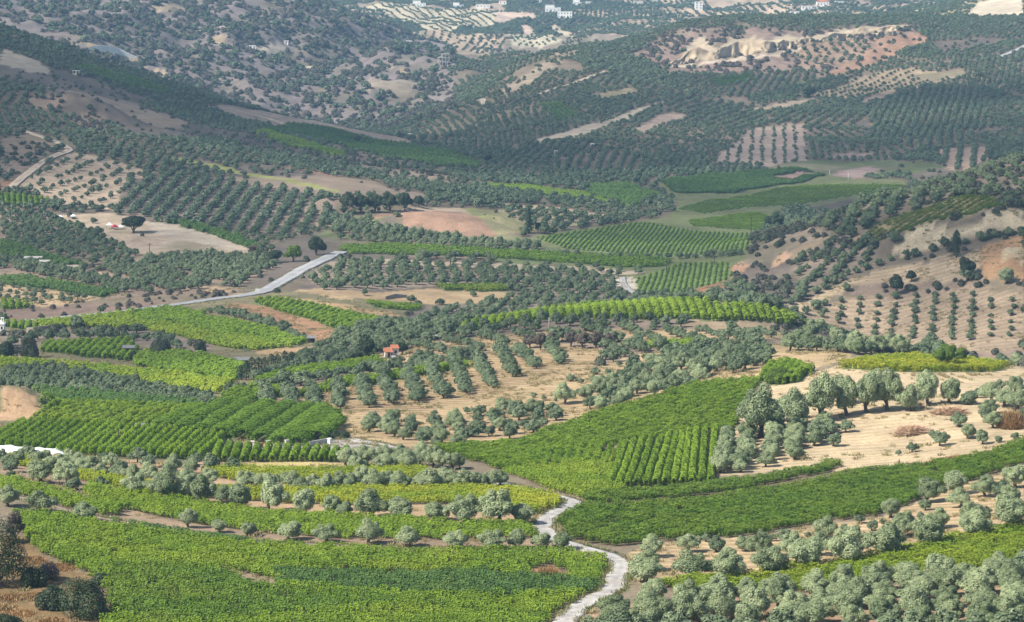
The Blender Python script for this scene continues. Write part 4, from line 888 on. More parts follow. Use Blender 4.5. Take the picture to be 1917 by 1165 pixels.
# ------------------------------------------------------------------ roads and paths: ribbons draped over the land
def densify(P_, step):
    P_ = np.asarray(P_, float); out = []
    n = len(P_)
    for i in range(n - 1):
        p0, p1, p2, p3 = P_[max(i - 1, 0)], P_[i], P_[i + 1], P_[min(i + 2, n - 1)]
        m = max(2, int(np.linalg.norm(p2 - p1) / step))
        for t in np.linspace(0, 1, m, endpoint=False):
            out.append(0.5 * ((2 * p1) + (-p0 + p2) * t + (2 * p0 - 5 * p1 + 4 * p2 - p3) * t * t + (-p0 + 3 * p1 - 3 * p2 + p3) * t ** 3))
    out.append(P_[-1]); return np.array(out)
ROADS = []
def road(name, pix, half, mat, label, lift=0.10, ragged=0.0, step=1.5, thick=0.25, **k):
    c = densify(gpts(pix, **k), step)
    tan_ = np.gradient(c, axis=0); tan_ /= np.linalg.norm(tan_, axis=1, keepdims=True) + 1e-9
    nr = np.stack([-tan_[:, 1], tan_[:, 0]], 1)
    s = np.arange(len(c))
    hl = half * (1 + ragged * (vnoise(s * 0.45, s * 0 + 3, 5) - 0.5)); hr = half * (1 + ragged * (vnoise(s * 0.45, s * 0 + 9, 8) - 0.5))
    ac = np.linspace(-1, 1, 7)
    V = []
    for a in ac:
        h = np.where(a < 0, hl, hr)
        q = c + nr * (a * h)[:, None]
        V.append(np.stack([q[:, 0], q[:, 1], height(q[:, 0], q[:, 1])], 1))
    V = np.array(V)                      # (7, n, 3)
    crown = V[:, :, 2].mean(0)
    V[:, :, 2] = np.maximum(V[:, :, 2], crown * 0.5 + V[:, :, 2] * 0.5) + lift
    lo = V[[0, -1]].copy(); lo[:, :, 2] -= lift + thick
    V = np.concatenate([lo[:1], V, lo[1:]], 0)
    m, n = V.shape[:2]
    id_ = np.arange(m * n).reshape(m, n)
    f = np.stack([id_[:-1, :-1], id_[:-1, 1:], id_[1:, 1:], id_[1:, :-1]], -1).reshape(-1, 4)
    me = new_mesh(name, V.reshape(-1, 3), f[:, ::-1].copy(), [M[mat]], True)
    wear = np.array([0.6, 0.72, 1.0, 0.98, 0.84, 0.98, 1.0, 0.72, 0.6])[:, None] * (0.9 + 0.2 * vnoise(np.arange(n)[None, :] * 0.3 + 3, np.arange(m)[:, None] * 1.7, 11))
    vcol(me, 'wear', wear.reshape(-1, 1) * np.ones(3))
    o = link(name, me)
    tag(o, label, None, None, 'structure')
    ROADS.append((c, half)); return o
road('concrete_lane', [(1040, 1185), (1058, 1165), (1082, 1140), (1115, 1120), (1146, 1103), (1157, 1078), (1162, 1058), (1144, 1043), (1109, 1032), (1078, 1023), (1042, 1012), (1025, 999), (1018, 983), (1025, 970), (1040, 961), (1066, 949), (1074, 941), (1056, 934), (1020, 926), (985, 920), (958, 911), (930, 906), (900, 902)], 1.55, 'lane', 'pale concrete lane winding up between the vineyards', ragged=0.35, step=0.8)
road('asphalt_road', [(46, 602), (110, 596), (200, 587), (300, 575), (400, 561), (470, 552), (505, 541), (535, 524), (565, 506), (590, 494), (614, 483), (640, 472)], 2.7, 'asphalt', 'grey asphalt road climbing through the valley at left', step=2.0, lift=0.3)
road('soil_path', [(0, 925), (60, 938), (190, 972), (330, 995), (480, 1014), (640, 1023), (850, 1029), (1000, 1030), (1078, 1026)], 1.1, 'soilpath', 'brown soil path below the spaced olives', ragged=0.6, step=1.0, lift=0.05)
road('soil_path', [(1092, 948), (1180, 945), (1270, 940), (1350, 930), (1430, 916), (1500, 903), (1570, 888), (1640, 878), (1720, 868)], 0.85, 'soilpath', 'narrow soil path between the two right-hand vineyards', ragged=0.6, step=1.0, lift=0.05)
road('farm_path', [(652, 822), (690, 829), (735, 839), (770, 850), (800, 858)], 1.3, 'lane', 'pale path leaving the grey farmyard', ragged=0.4, step=1.2)
road('farm_track', [(12, 360), (40, 335), (75, 308), (110, 290), (130, 281), (110, 268), (70, 254), (45, 246)], 2.0, 'track', 'pale farm track bending over the left hill', step=3.0, lift=0.25)
road('hill_track', [(1008, 178), (1040, 166), (1075, 156), (1110, 143), (1135, 134)], 2.0, 'track', 'pale track slanting up the long hill', dmin=1500, step=5, lift=0.4)
road('hill_track', [(470, 218), (500, 222), (540, 236), (580, 246), (620, 252)], 1.6, 'track', 'pale track along the brown terrace', dmax=2050, step=5, lift=0.4)
road('valley_road', [(1165, 520), (1168, 532), (1180, 545), (1196, 552)], 1.1, 'lane', 'pale yard road in the valley below the right hill', step=2.0, lift=0.25)
road('slope_track', [(895, 188), (905, 190), (903, 196), (898, 198)], 2.2, 'track', 'short white track bend on the long hill', dmin=1500, step=4, lift=0.4)
road('ridge_road', [(1870, 108), (1917, 88), (1960, 70)], 2.5, 'asphalt', 'grey road end on the ridge at the right edge', dmin=1500, step=6, lift=0.5)
def off_road(x, y, m=0.7):
    ok = np.ones(len(x), bool)
    for c, h in ROADS:
        lo, hi = c.min(0) - h - m, c.max(0) + h + m
        near = np.nonzero((x > lo[0]) & (x < hi[0]) & (y > lo[1]) & (y < hi[1]))[0]
        if len(near):
            d = ((x[near, None] - c[None, :, 0]) ** 2 + (y[near, None] - c[None, :, 1]) ** 2).min(1)
            ok[near[d < (h + m) ** 2]] = False
    return ok

# ------------------------------------------------------------------ vineyards and groves
def rows_in(p, sr, st, jit, dirpx):
    P_ = p['poly']
    if dirpx: a, b = gpts(dirpx, dmin=p.get('dmin', 0), dmax=p.get('dmax', 1e9)); u = b - a
    else:
        k = int(np.argmax([np.linalg.norm(P_[i] - P_[i - 1]) for i in range(len(P_))])); u = P_[k] - P_[k - 1]
    u = u / np.linalg.norm(u); v = np.array([-u[1], u[0]])
    su, s_v = P_ @ u, P_ @ v
    out = []
    off = rng.uniform(0, sr)
    for i, vv in enumerate(np.arange(s_v.min() + off * 0.3, s_v.max(), sr)):
        uu = np.arange(su.min() + rng.uniform(0, st), su.max(), st)
        q = uu[:, None] * u + vv * v + rng.normal(size=(len(uu), 2)) * jit * 0.5
        out.append(np.concatenate([q, np.full((len(uu), 1), i)], 1))
    q = np.concatenate(out) if out else np.zeros((0, 3))
    return q, u

TREES = []        # dicts of olive trees
WILD_S = []       # scrub points
n_vine = 0
for k, p in enumerate(PLOTS):
    if p['kind'] == 'vine':
        q, u = rows_in(p, p['sr'], p['st'], 0.25, p.get('dir'))
        ok = inside(p['poly'], q[:, 0], q[:, 1]) & (plot_at(q[:, 0], q[:, 1]) == k) & off_road(q[:, 0], q[:, 1], 0.5) & (rng.random(len(q)) > 0.03)
        q = q[ok]
        if not len(q): print('empty', p['name']); continue
        z = height(q[:, 0], q[:, 1])
        vis = in_view(q[:, 0], q[:, 1], z, 120) & visible(q[:, 0], q[:, 1], z + 4)
        q, z = q[vis], z[vis]
        if not len(q): print('hidden', p['name']); continue
        D = q[:, 1].mean(); near = D < 640
        key = (p['key'] if near or p['key'] == 'vine_dark' or p['size'] <= 0.5 or D < 950 else 'vine_deep') + ('_near' if near else '_far')
        s = p['size'] * rng.uniform(0.78, 1.14, len(q))
        lng = p['st'] * (0.98 / 1.5 if near else 1.3 / 2.0)
        rot = np.zeros((len(q), 3)); rot[:, 2] = math.atan2(u[1], u[0]) + rng.normal(size=len(q)) * 0.15 + math.pi * rng.integers(0, 2, len(q))
        scl = np.stack([np.full(len(q), lng) * rng.uniform(0.9, 1.2, len(q)), s * rng.uniform(0.9, 1.15, len(q)), s], 1)
        ti = p.get('tint', 0.0)
        pn = fbm(q[:, 0] / 7, q[:, 1] / 7, 3, 90) - 0.5
        tint = np.clip(ti + pn * (1.6 * ti + 0.25 + p.get('patch', 0)) + (rng.random(len(q)) - 0.5) * 0.15 * (0.4 + ti), 0, 1)
        o = scatter('vineyard', key, np.stack([q[:, 0], q[:, 1], z], 1), rot, scl, tint)
        tag(o, p['label'], 'vineyard', 'vineyards of the valley', 'stuff'); n_vine += len(q)
    elif p['kind'] == 'olive':
        q, u = rows_in(p, p['sr'], p['st'], p.get('jit', 0.4), p.get('dir'))
        ok = inside(p['poly'], q[:, 0], q[:, 1]) & (plot_at(q[:, 0], q[:, 1]) == k) & off_road(q[:, 0], q[:, 1], 1.6) & (rng.random(len(q)) < p.get('fill', 0.97))
        q = q[ok]
        for x, y, r_ in q:
            if p.get('only'):
                px, _ = to_pix(x, y, float(height(x, y)))
                if not p['only'][0] < px < p['only'][1]: continue
            TREES.append(dict(x=x, y=y, s=0.88 * rng.uniform(*p['size']), plot=k, row=int(r_), where=p.get('label', p['name'])))
    elif p['kind'] == 'scrub':
        lo, hi = p['box']; area = float((hi - lo)[0] * (hi - lo)[1])
        if 'seeds' in p:
            for c_ in range(len(p['seeds'])):
                if p['cls'][c_] > 1 and rng.random() > 0.25: continue
                sd = p['seeds'][c_]; sp_ = p['csp'][c_] * (2.2 if p['cls'][c_] > 1 else 1); R_ = p['cells'][0] * 1.9
                ii = np.arange(-R_, R_, sp_); gx, gy = np.meshgrid(ii * 0.85, ii * 1.25); th = p['theta'][c_]
                q = np.stack([sd[0] + gx.ravel() * math.cos(th) - gy.ravel() * math.sin(th), sd[1] + gx.ravel() * math.sin(th) + gy.ravel() * math.cos(th)], 1)
                q = q + rng.normal(size=q.shape) * 0.32; q = q[(rng.random(len(q)) < 0.93) & (q[:, 1] > 300)]
                z = height(q[:, 0], q[:, 1]); ok = in_view(q[:, 0], q[:, 1], z, 150); q, z = q[ok], z[ok]
                if not len(q): continue
                ok = p['fn'](q[:, 0], q[:, 1]); q, z = q[ok], z[ok]
                if not len(q): continue
                ok = cell_of(p, q[:, 0], q[:, 1]) == c_; q, z = q[ok], z[ok]
                if not len(q): continue
                ok = (plot_at(q[:, 0], q[:, 1]) == k) & off_road(q[:, 0], q[:, 1], 1.5) & visible(q[:, 0], q[:, 1], z + 5)
                s0 = rng.uniform(*p['size'])
                for x, y in q[ok]: TREES.append(dict(x=x, y=y, s=s0 * rng.uniform(0.8, 1.15), plot=k, row=0, where=p['name'], wild=True))
        for what in ('olive', 'scrubd'):
            d = p.get(what, 0) if not ('seeds' in p and what == 'olive') else 0
            n = int(area * d)
            if not n: continue
            q = rng.uniform(lo, hi, size=(n, 2))
            z = height(q[:, 0], q[:, 1])
            cl = fbm(q[:, 0] / 28, q[:, 1] / 40, 4, 120 if what == 'olive' else 140)
            ok = in_view(q[:, 0], q[:, 1], z, 150) & (rng.random(n) < smooth01(0.30, 0.55, cl) + 0.08)
            q, z = q[ok], z[ok]
            ok = p['fn'](q[:, 0], q[:, 1]); q, z = q[ok], z[ok]
            ok = (plot_at(q[:, 0], q[:, 1]) == k) & off_road(q[:, 0], q[:, 1], 1.5); q, z = q[ok], z[ok]
            ok = visible(q[:, 0], q[:, 1], z + 5); q, z = q[ok], z[ok]
            if 'seeds' in p and len(q):
                ok = rng.random(len(q)) < np.array([0.3, 0.25, 1.0, 0.12])[p['cls'][cell_of(p, q[:, 0], q[:, 1])]]; q, z = q[ok], z[ok]
            if what == 'olive':
                for x, y in q: TREES.append(dict(x=x, y=y, s=rng.uniform(*p['size']), plot=k, row=0, where=p['name'], wild=True))
            else:
                t0, t1 = p.get('tint', (0, 0.3))
                WILD_S.append(np.stack([q[:, 0], q[:, 1], z, rng.uniform(*p['size'], len(q)) * rng.uniform(0.6, 1.25, len(q)), rng.uniform(t0, t1, len(q))], 1))

# single trees and ranks read one by one from the photograph: (px, foot py, crown width px)
def single(where, items, tall=1.0):
    for i, it in enumerate(items):
        px, py, w = it[:3]
        g = ground(px, py); s = w * g[1] / FPX / (4.5 if g[1] < 560 else 5.2)
        TREES.append(dict(x=g[0], y=g[1], s=s, plot=-1, row=0, where=where, keep=True, tall=it[3] if len(it) > 3 else tall))
def crop3(l): return [(x / 2.9875, 775 + y / 2.9875, w / 2.9875 * 1.12) for x, y, w in l]
def crop4(l): return [(640 + x / 2.9875, 775 + y / 2.9875, w / 2.9875 * 1.12) for x, y, w in l]
def crop5(l): return [(1277 + x / 2.9875, 775 + y / 2.9875, w / 2.9875 * 1.08) for x, y, w in l]
def wider(l): return [(x, y, w * 1.15) for x, y, w in crop5(l)]
def cropM(l): return [(640 + x / 2.9875, 390 + y / 2.9875, w / 2.9875 * 1.1) for x, y, w in l]
single('spaced row above the brown soil path', [(15, 948, 54), (72, 958, 58), (157, 976, 58), (352, 988, 40), (411, 997, 38), (462, 1004, 46), (540, 1012, 58), (690, 1020, 50), (612, 1016, 50), (767, 1026, 54), (848, 1030, 52), (922, 1029, 52), (965, 1027, 46), (1010, 1027, 50), (1056, 1028, 48)])
single('big row in front of the sunlit vine strip', crop3([(230, 385, 160), (375, 395, 120), (405, 425, 95), (560, 412, 90), (760, 455, 160), (940, 480, 160), (1030, 478, 120), (1130, 500, 170), (1240, 505, 110), (1350, 530, 170), (1500, 545, 180), (1690, 560, 170), (1850, 575, 150)]) + crop4([(10, 585, 120), (160, 590, 165), (340, 600, 175), (520, 598, 160), (690, 612, 205), (880, 615, 190), (1020, 615, 165)]))
single('pale row behind the sunlit vine strip', crop3([(60, 325, 90), (470, 340, 110), (280, 330, 120), (370, 345, 110), (560, 360, 110), (660, 365, 100), (740, 380, 110), (820, 385, 110), (950, 400, 130), (1060, 410, 140), (1180, 398, 110), (1370, 415, 120), (1440, 420, 100), (1510, 425, 120), (1620, 415, 130), (1690, 440, 110), (1750, 425, 110), (1830, 445, 120), (1900, 430, 110)]) + crop4([(40, 430, 130), (110, 410, 120), (180, 435, 130), (260, 415, 130), (330, 430, 130), (420, 425, 120), (500, 430, 130), (590, 410, 140), (680, 420, 120), (760, 415, 120), (840, 410, 110), (885, 400, 100)]))
single('pale clump below the white plastic sheet', crop3([(10, 270, 90), (40, 305, 100), (110, 290, 110), (150, 265, 110), (200, 300, 120), (250, 275, 110), (330, 300, 110), (380, 280, 100), (430, 300, 110), (500, 310, 100), (560, 300, 90), (620, 310, 100), (680, 320, 90), (600, 270, 70), (770, 270, 80), (830, 300, 80)]))
single('group between the dry plot and the pale row', crop3([(955, 325, 120), (1060, 335, 110), (1100, 285, 80), (1180, 320, 90), (1190, 285, 60), (1290, 320, 80), (1325, 330, 60)]) + crop4([(20, 290, 120), (70, 325, 110), (140, 290, 130), (230, 320, 130), (300, 300, 120), (370, 315, 130), (440, 290, 120), (510, 300, 120), (560, 310, 110), (620, 310, 110), (660, 305, 80), (230, 265, 110), (330, 255, 100), (460, 255, 100)]))
single('dark pair at the left end of the terrace', crop3([(60, 365, 60), (105, 395, 65)]))
single('front rank of the lower right terrace', wider([(50, 925, 165), (245, 920, 195), (460, 905, 195), (700, 875, 215), (920, 838, 190), (1150, 798, 195), (1380, 750, 195), (1615, 695, 175), (1820, 645, 175)]) + crop4([(1700, 945, 200), (1750, 800, 125), (1705, 880, 150)]))
single('second rank of the lower right terrace', crop5([(40, 770, 115), (190, 770, 95), (355, 768, 105), (430, 800, 150), (575, 722, 95), (800, 705, 150), (620, 800, 150), (770, 790, 150), (960, 745, 130), (1220, 690, 130), (1240, 640, 120), (1430, 640, 140), (1600, 640, 180), (1830, 540, 160), (1790, 470, 100), (1560, 525, 150), (1700, 560, 60)]))
single('young olive in the sandy gaps of the lower right terrace', crop5([(990, 612, 50), (1060, 655, 70), (1165, 580, 125), (1360, 540, 95), (500, 712, 50), (130, 715, 55), (910, 655, 50), (1115, 615, 40), (700, 690, 45), (1330, 590, 50)]))
single('group at the right end of the big vineyard', crop5([(1370, 495, 160), (1530, 450, 160), (1690, 465, 150), (1860, 415, 160), (1790, 440, 80), (1930, 380, 130)]))
for nm, rowsets in (('olive ranks on the striped central slope', [((637, 766), (630, 722)), ((690, 763), (675, 718)), ((737, 758), (715, 708)), ((783, 754), (764, 701)), ((831, 746), (804, 693)), ((873, 738), (849, 686)), ((920, 727), (894, 679)), ((959, 706), (935, 658)), ((1005, 690), (971, 662)), ((1047, 682), (1032, 658)), ((590, 764), (584, 726)), ((546, 764), (540, 734)), ((502, 766), (496, 742))]),
                    ('sunlit olive columns beside the vine rows', [((1347, 886), (1361, 824)), ((1387, 884), (1404, 816)), ((1438, 874), (1454, 808)), ((1485, 861), (1491, 798)), ((1528, 836), (1541, 792))]),
                    ('ranked olive slope on the right hill', [((1538, 594), (1545, 572)), ((1571, 605), (1574, 566)), ((1605, 614), (1609, 562)), ((1637, 628), (1645, 560)), ((1668, 632), (1678, 560)), ((1708, 634), (1716, 558)), ((1744, 636), (1750, 556)), ((1780, 636), (1786, 556)), ((1817, 636), (1822, 556)), ((1853, 630), (1857, 564)), ((1890, 630), (1896, 564)), ((1925, 630), (1932, 566))])):
    for ri, (a, b) in enumerate(rowsets):
        A_, B_ = ground(*a), ground(*b)
        ln_ = np.linalg.norm(B_ - A_); n = max(3, int(ln_ / (4.9 if 'right hill' in nm else 3.6)) + 1)
        for t in np.linspace(0, 1, n):
            q = A_ + (B_ - A_) * t + rng.normal(size=2) * 0.18
            s = rng.uniform(0.70, 0.88) if 'central' in nm else (rng.uniform(0.62, 0.76) if 'right hill' in nm and ri < 9 else rng.uniform(0.72, 0.9) if 'sunlit' in nm else rng.uniform(0.5, 0.66))
            TREES.append(dict(x=q[0], y=q[1], s=s, plot=-1, row=ri, where=nm, keep=True, column=True))
def rank(nm, pts, gap, size, jit=0.4):
    c = densify(gpts(pts), 1.0); d = np.concatenate([[0], np.cumsum(np.linalg.norm(np.diff(c, axis=0), axis=1))])
    for s in np.arange(0, d[-1], gap):
        q = np.array([np.interp(s, d, c[:, 0]), np.interp(s, d, c[:, 1])]) + rng.normal(size=2) * jit
        TREES.append(dict(x=q[0], y=q[1], s=0.88 * rng.uniform(*size), plot=-1, row=0, where=nm, keep=True))
rank('hedge of olives across the central hill', [(430, 735), (520, 722), (620, 708), (700, 698), (770, 691), (856, 678)], 2.7, (0.72, 0.92))
rank('olive hedge inside the central hill', [(470, 712), (560, 690), (640, 678), (700, 668)], 3.0, (0.7, 0.9))
rank('tall olive hedge along the crest', [(1480, 656), (1560, 658), (1640, 660), (1720, 664), (1765, 668)], 2.6, (0.95, 1.2))
rank('olive line above the sandy field', [(1535, 548), (1600, 512), (1660, 492), (1720, 476), (1790, 460), (1870, 444)], 4.2, (0.9, 1.15), 0.8)
rank('olive line beside the red field', [(310, 578), (380, 584), (430, 592), (500, 612), (575, 642)], 4.4, (0.8, 1.0), 0.6)
rank('olives along the hedge below the road', [(55, 640), (90, 638), (120, 638), (150, 636), (180, 634), (330, 642)], 5.0, (0.95, 1.15), 0.5)
rank('dark line under the grey olive band', [(0, 726), (100, 730), (250, 745), (405, 762)], 2.6, (0.7, 0.85), 0.3)
rank('lower valley hedge', [(640, 448), (800, 462), (1000, 474), (1200, 486), (1300, 484), (1400, 476)], 4.0, (0.8, 1.05), 0.6)
single('scattered olives on the bare shoulder', cropM([(1420, 930, 55), (1487, 935, 60), (1553, 935, 60), (1280, 970, 55), (1338, 980, 55), (1405, 985, 60), (1070, 1060, 55), (1125, 1075, 45), (1195, 1080, 40), (940, 1100, 45), (990, 1115, 45), (1045, 1118, 55), (1320, 1040, 50), (1605, 960, 65), (1550, 885, 45), (1615, 898, 50), (1680, 900, 50), (1698, 850, 42), (1755, 850, 50), (1815, 860, 50), (1388, 1125, 80), (700, 1150, 60), (785, 1140, 50), (520, 1160, 50), (870, 1130, 40)]))
single('dark broad olive standing alone on the bare shoulder', [(1058, 757, 42, 1.25)])
single('olive on the sunny bare field', crop5([(1210, 232, 36), (1285, 215, 64), (1440, 180, 95), (1400, 130, 60), (1595, 140, 110), (1550, 70, 100), (1680, 170, 90), (1770, 160, 65), (1740, 80, 110), (1860, 140, 65), (1700, 40, 90)]))
single('olive at the sunny right edge', [(1855, 752, 45), (1880, 760, 50), (1905, 768, 55), (1870, 732, 40), (1900, 735, 50), (1850, 775, 40), (1917, 790, 50), (1830, 745, 26)])
single('big pale olive in the sunlit clump on the crest', [(1424, 818, 88), (1492, 800, 64), (1538, 788, 68), (1585, 778, 62), (1622, 772, 62), (1660, 768, 62), (1702, 770, 52), (1738, 760, 58), (1776, 756, 54), (1812, 758, 36), (1570, 760, 60), (1640, 750, 56), (1465, 790, 56)], 1.4)
single('sunlit olive above the striped shade', [(1560, 836, 34), (1584, 810, 30), (1555, 812, 34)])

# thin out: no olive inside another
keepers = [t for t in TREES if t.get('keep')]
kx = np.array([[t['x'], t['y'], t['s']] for t in keepers])
road_c = ROADS[1][0]
def clear_of_keepers(t):
    j = int(np.argmin(np.abs(road_c[:, 0] - t['x'] * road_c[:, 1] / t['y'])))
    if abs(road_c[j, 0] - t['x'] * road_c[j, 1] / t['y']) < 4 and -2 < road_c[j, 1] - t['y'] < 34: return False      # the verge below the road is kept open
    if t.get('keep'): return True
    d = (kx[:, 0] - t['x']) ** 2 + (kx[:, 1] - t['y']) ** 2
    return not (d < (1.7 * (kx[:, 2] + t['s'])) ** 2).any()
TREES = [t for t in TREES if clear_of_keepers(t)]
tx = np.array([t['x'] for t in TREES]); ty = np.array([t['y'] for t in TREES]); tz = height(tx, ty)
tp, tq = to_pix(tx, ty, tz)
ts = np.array([t['s'] for t in TREES])
seen = in_view(tx, ty, tz, 160) & visible(tx, ty, tz + 4.0)
fully = in_view(tx, ty, tz + 1.5, -2) & visible(tx, ty, tz + 2.0)
order = np.argsort(-(ts / ty) * fully)
big = [int(i) for i in order[:300] if fully[i]]
bigset = set(big)
rest = [i for i in range(len(TREES)) if seen[i] and i not in bigset]

def nth(n):
    w = ['first', 'second', 'third', 'fourth', 'fifth', 'sixth', 'seventh', 'eighth', 'ninth', 'tenth', 'eleventh', 'twelfth', 'thirteenth', 'fourteenth', 'fifteenth', 'sixteenth', 'seventeenth', 'eighteenth', 'nineteenth', 'twentieth']
    return w[n - 1] if n <= 20 else str(n) + {1: 'st', 2: 'nd', 3: 'rd'}.get(n % 10 if n % 100 not in (11, 12, 13) else 0, 'th')
WHERE = {'bottom right corner': 'grove at the bottom right corner', 'hillside beside the big vineyard': 'dense grove above the big vineyard', 'slope above the big vineyard': 'grove on the slope above the big vineyard'}
# ranks and rows are counted in the picture, near to far and left to right
from collections import defaultdict
rowsof = defaultdict(list)
for i in big: rowsof[(TREES[i]['where'], TREES[i]['row'])].append(i)
labels = {}
bywhere = defaultdict(list)
for (w, r_), l in rowsof.items(): bywhere[w].append((r_, l))
for w, rl in bywhere.items():
    col_ = TREES[rl[0][1][0]].get('column')
    if col_: rl.sort(key=lambda e: np.mean(tp[e[1]]))
    else: rl.sort(key=lambda e: -np.mean(tq[e[1]]))
    ph = WHERE.get(w, w)
    for n1, (r_, l) in enumerate(rl):
        if col_:
            l.sort(key=lambda i: -tq[i])
            for n2, i in enumerate(l): labels[i] = '%s olive from the front, %s rank from left, %s' % (nth(n2 + 1), nth(n1 + 1), ph.replace('olive ranks', 'ranks'))
        elif len(rl) == 1:
            l.sort(key=lambda i: tp[i])
            if len(l) == 1: labels[l[0]] = ph if 'olive' in ph else 'olive tree, ' + ph
            else:
                for n2, i in enumerate(l): labels[i] = '%s olive tree from the left, %s' % (nth(n2 + 1), ph)
        else:
            l.sort(key=lambda i: tp[i])
            for n2, i in enumerate(l): labels[i] = '%s olive from left, %s row from front, %s' % (nth(n2 + 1), nth(n1 + 1), ph)
for i in big:
    t = TREES[i]; v = int(rng.integers(0, NV))
    root = link('olive_tree', None, None, (tx[i], ty[i], float(tz[i])), rng.uniform(0, 6.28))
    root.empty_display_size = 0.5
    s = float(t['s']); root.rotation_euler = (rng.normal() * 0.06, rng.normal() * 0.06, rng.uniform(0, 6.28)); root.scale = (s * rng.uniform(0.86, 1.14), s * rng.uniform(0.86, 1.14), s * 0.93 * t.get('tall', 1.0) * rng.uniform(0.8, 1.14))
    tag(root, labels[i], 'olive tree', 'olive trees near the viewer')
    link('trunk', OLIVE_TRUNK[v], root); link('crown', OLIVE_CROWN[v], root)
def scatter_trees(name, key, ids, parent=None):
    ids = np.array(ids); n = len(ids)
    rot = np.zeros((n, 3)); rot[:, 2] = rng.uniform(0, 6.28, n)
    s = ts[ids] * np.where(ty[ids] > 850, 0.88, 1.0)
    s = s * rng.uniform(0.82, 1.14, n); rot[:, :2] = rng.normal(size=(n, 2)) * 0.07
    scl = np.stack([s * rng.uniform(0.86, 1.14, n), s * rng.uniform(0.86, 1.14, n), s * 0.84 * rng.uniform(0.82, 1.18, n)], 1)
    return scatter(name, key, np.stack([tx[ids], ty[ids], tz[ids]], 1), rot, scl, None, parent)
rest = np.array(rest)
grove = link('olive_grove', bpy.data.meshes.new('olive_grove'))
tag(grove, 'dense grey-green olive groves covering the middle distance and the far hillsides', 'olive grove', None, 'stuff')
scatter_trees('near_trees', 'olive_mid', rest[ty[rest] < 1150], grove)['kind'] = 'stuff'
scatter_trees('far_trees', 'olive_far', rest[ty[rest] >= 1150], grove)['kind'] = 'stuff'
ws = np.concatenate(WILD_S)
ws = ws[((kx[None, :, 0] - ws[:, None, 0]) ** 2 + (kx[None, :, 1] - ws[:, None, 1]) ** 2 > 4).all(1)] if len(ws) * len(kx) < 6e7 else ws
rot = np.zeros((len(ws), 3)); rot[:, 2] = rng.uniform(0, 6.28, len(ws))
far_f = np.clip(ws[:, 1] / 1600, 1.0, 1.35)
tag(scatter('hillside_scrub', 'scrub', ws[:, :3], rot, np.stack([ws[:, 3] * far_f] * 3, 1), ws[:, 4]), 'dark scrub and low bushes scattered over the wild hillsides', 'scrub', None, 'stuff')
# dry weeds on open soil and along the lanes
wq = []
for k, p in enumerate(PLOTS):
    if p['kind'] == 'bare' and 'poly' in p and p['poly'][:, 1].mean() < 1000 or p['name'] in ('plateau grove', 'hill grove', 'lower grove', 'bottom grove', 'young olives'):
        lo, hi = p['box']; q = rng.uniform(lo, hi, size=(int(min(9000, np.prod(hi - lo) * 0.5)), 2))
        cl = fbm(q[:, 0] / 6, q[:, 1] / 6, 3, 200)
        ok = (rng.random(len(q)) < smooth01(0.42, 0.7, cl) * 0.8 + 0.03); q = q[ok]
        q = q[(plot_at(q[:, 0], q[:, 1]) == k)]; wq.append(np.concatenate([q, np.full((len(q), 1), 0.15)], 1))
for c, h in ROADS[:5]:
    for sd_ in (-1, 1):
        t_ = np.gradient(c, axis=0); t_ /= np.linalg.norm(t_, axis=1, keepdims=True) + 1e-9
        for rep in range(2):
            q = c + np.stack([-t_[:, 1], t_[:, 0]], 1) * sd_ * (h + rng.uniform(-0.25, 0.5, len(c)))[:, None]
            q = q[rng.random(len(q)) < 0.6]; wq.append(np.concatenate([q, rng.uniform(0.2, 1.0, (len(q), 1))], 1))
wq = np.concatenate(wq); wz = height(wq[:, 0], wq[:, 1]); ok = in_view(wq[:, 0], wq[:, 1], wz, 60) & visible(wq[:, 0], wq[:, 1], wz + 1.5); wq, wz = wq[ok], wz[ok]
rot = np.zeros((len(wq), 3)); rot[:, 2] = rng.uniform(0, 6.28, len(wq))
tag(scatter('dry_weeds', 'weed', np.stack([wq[:, 0], wq[:, 1], wz], 1), rot, rng.uniform(0.6, 1.4, (len(wq), 1)) * np.ones(3), np.clip(wq[:, 2] + rng.normal(size=len(wq)) * 0.15, 0, 1)), 'dry weeds and grass on the open soil and lane verges', 'weeds', None, 'stuff')
print('weeds', len(wq))
print('vines', n_vine, 'olives', len(big), len(rest), 'scrub', len(ws))

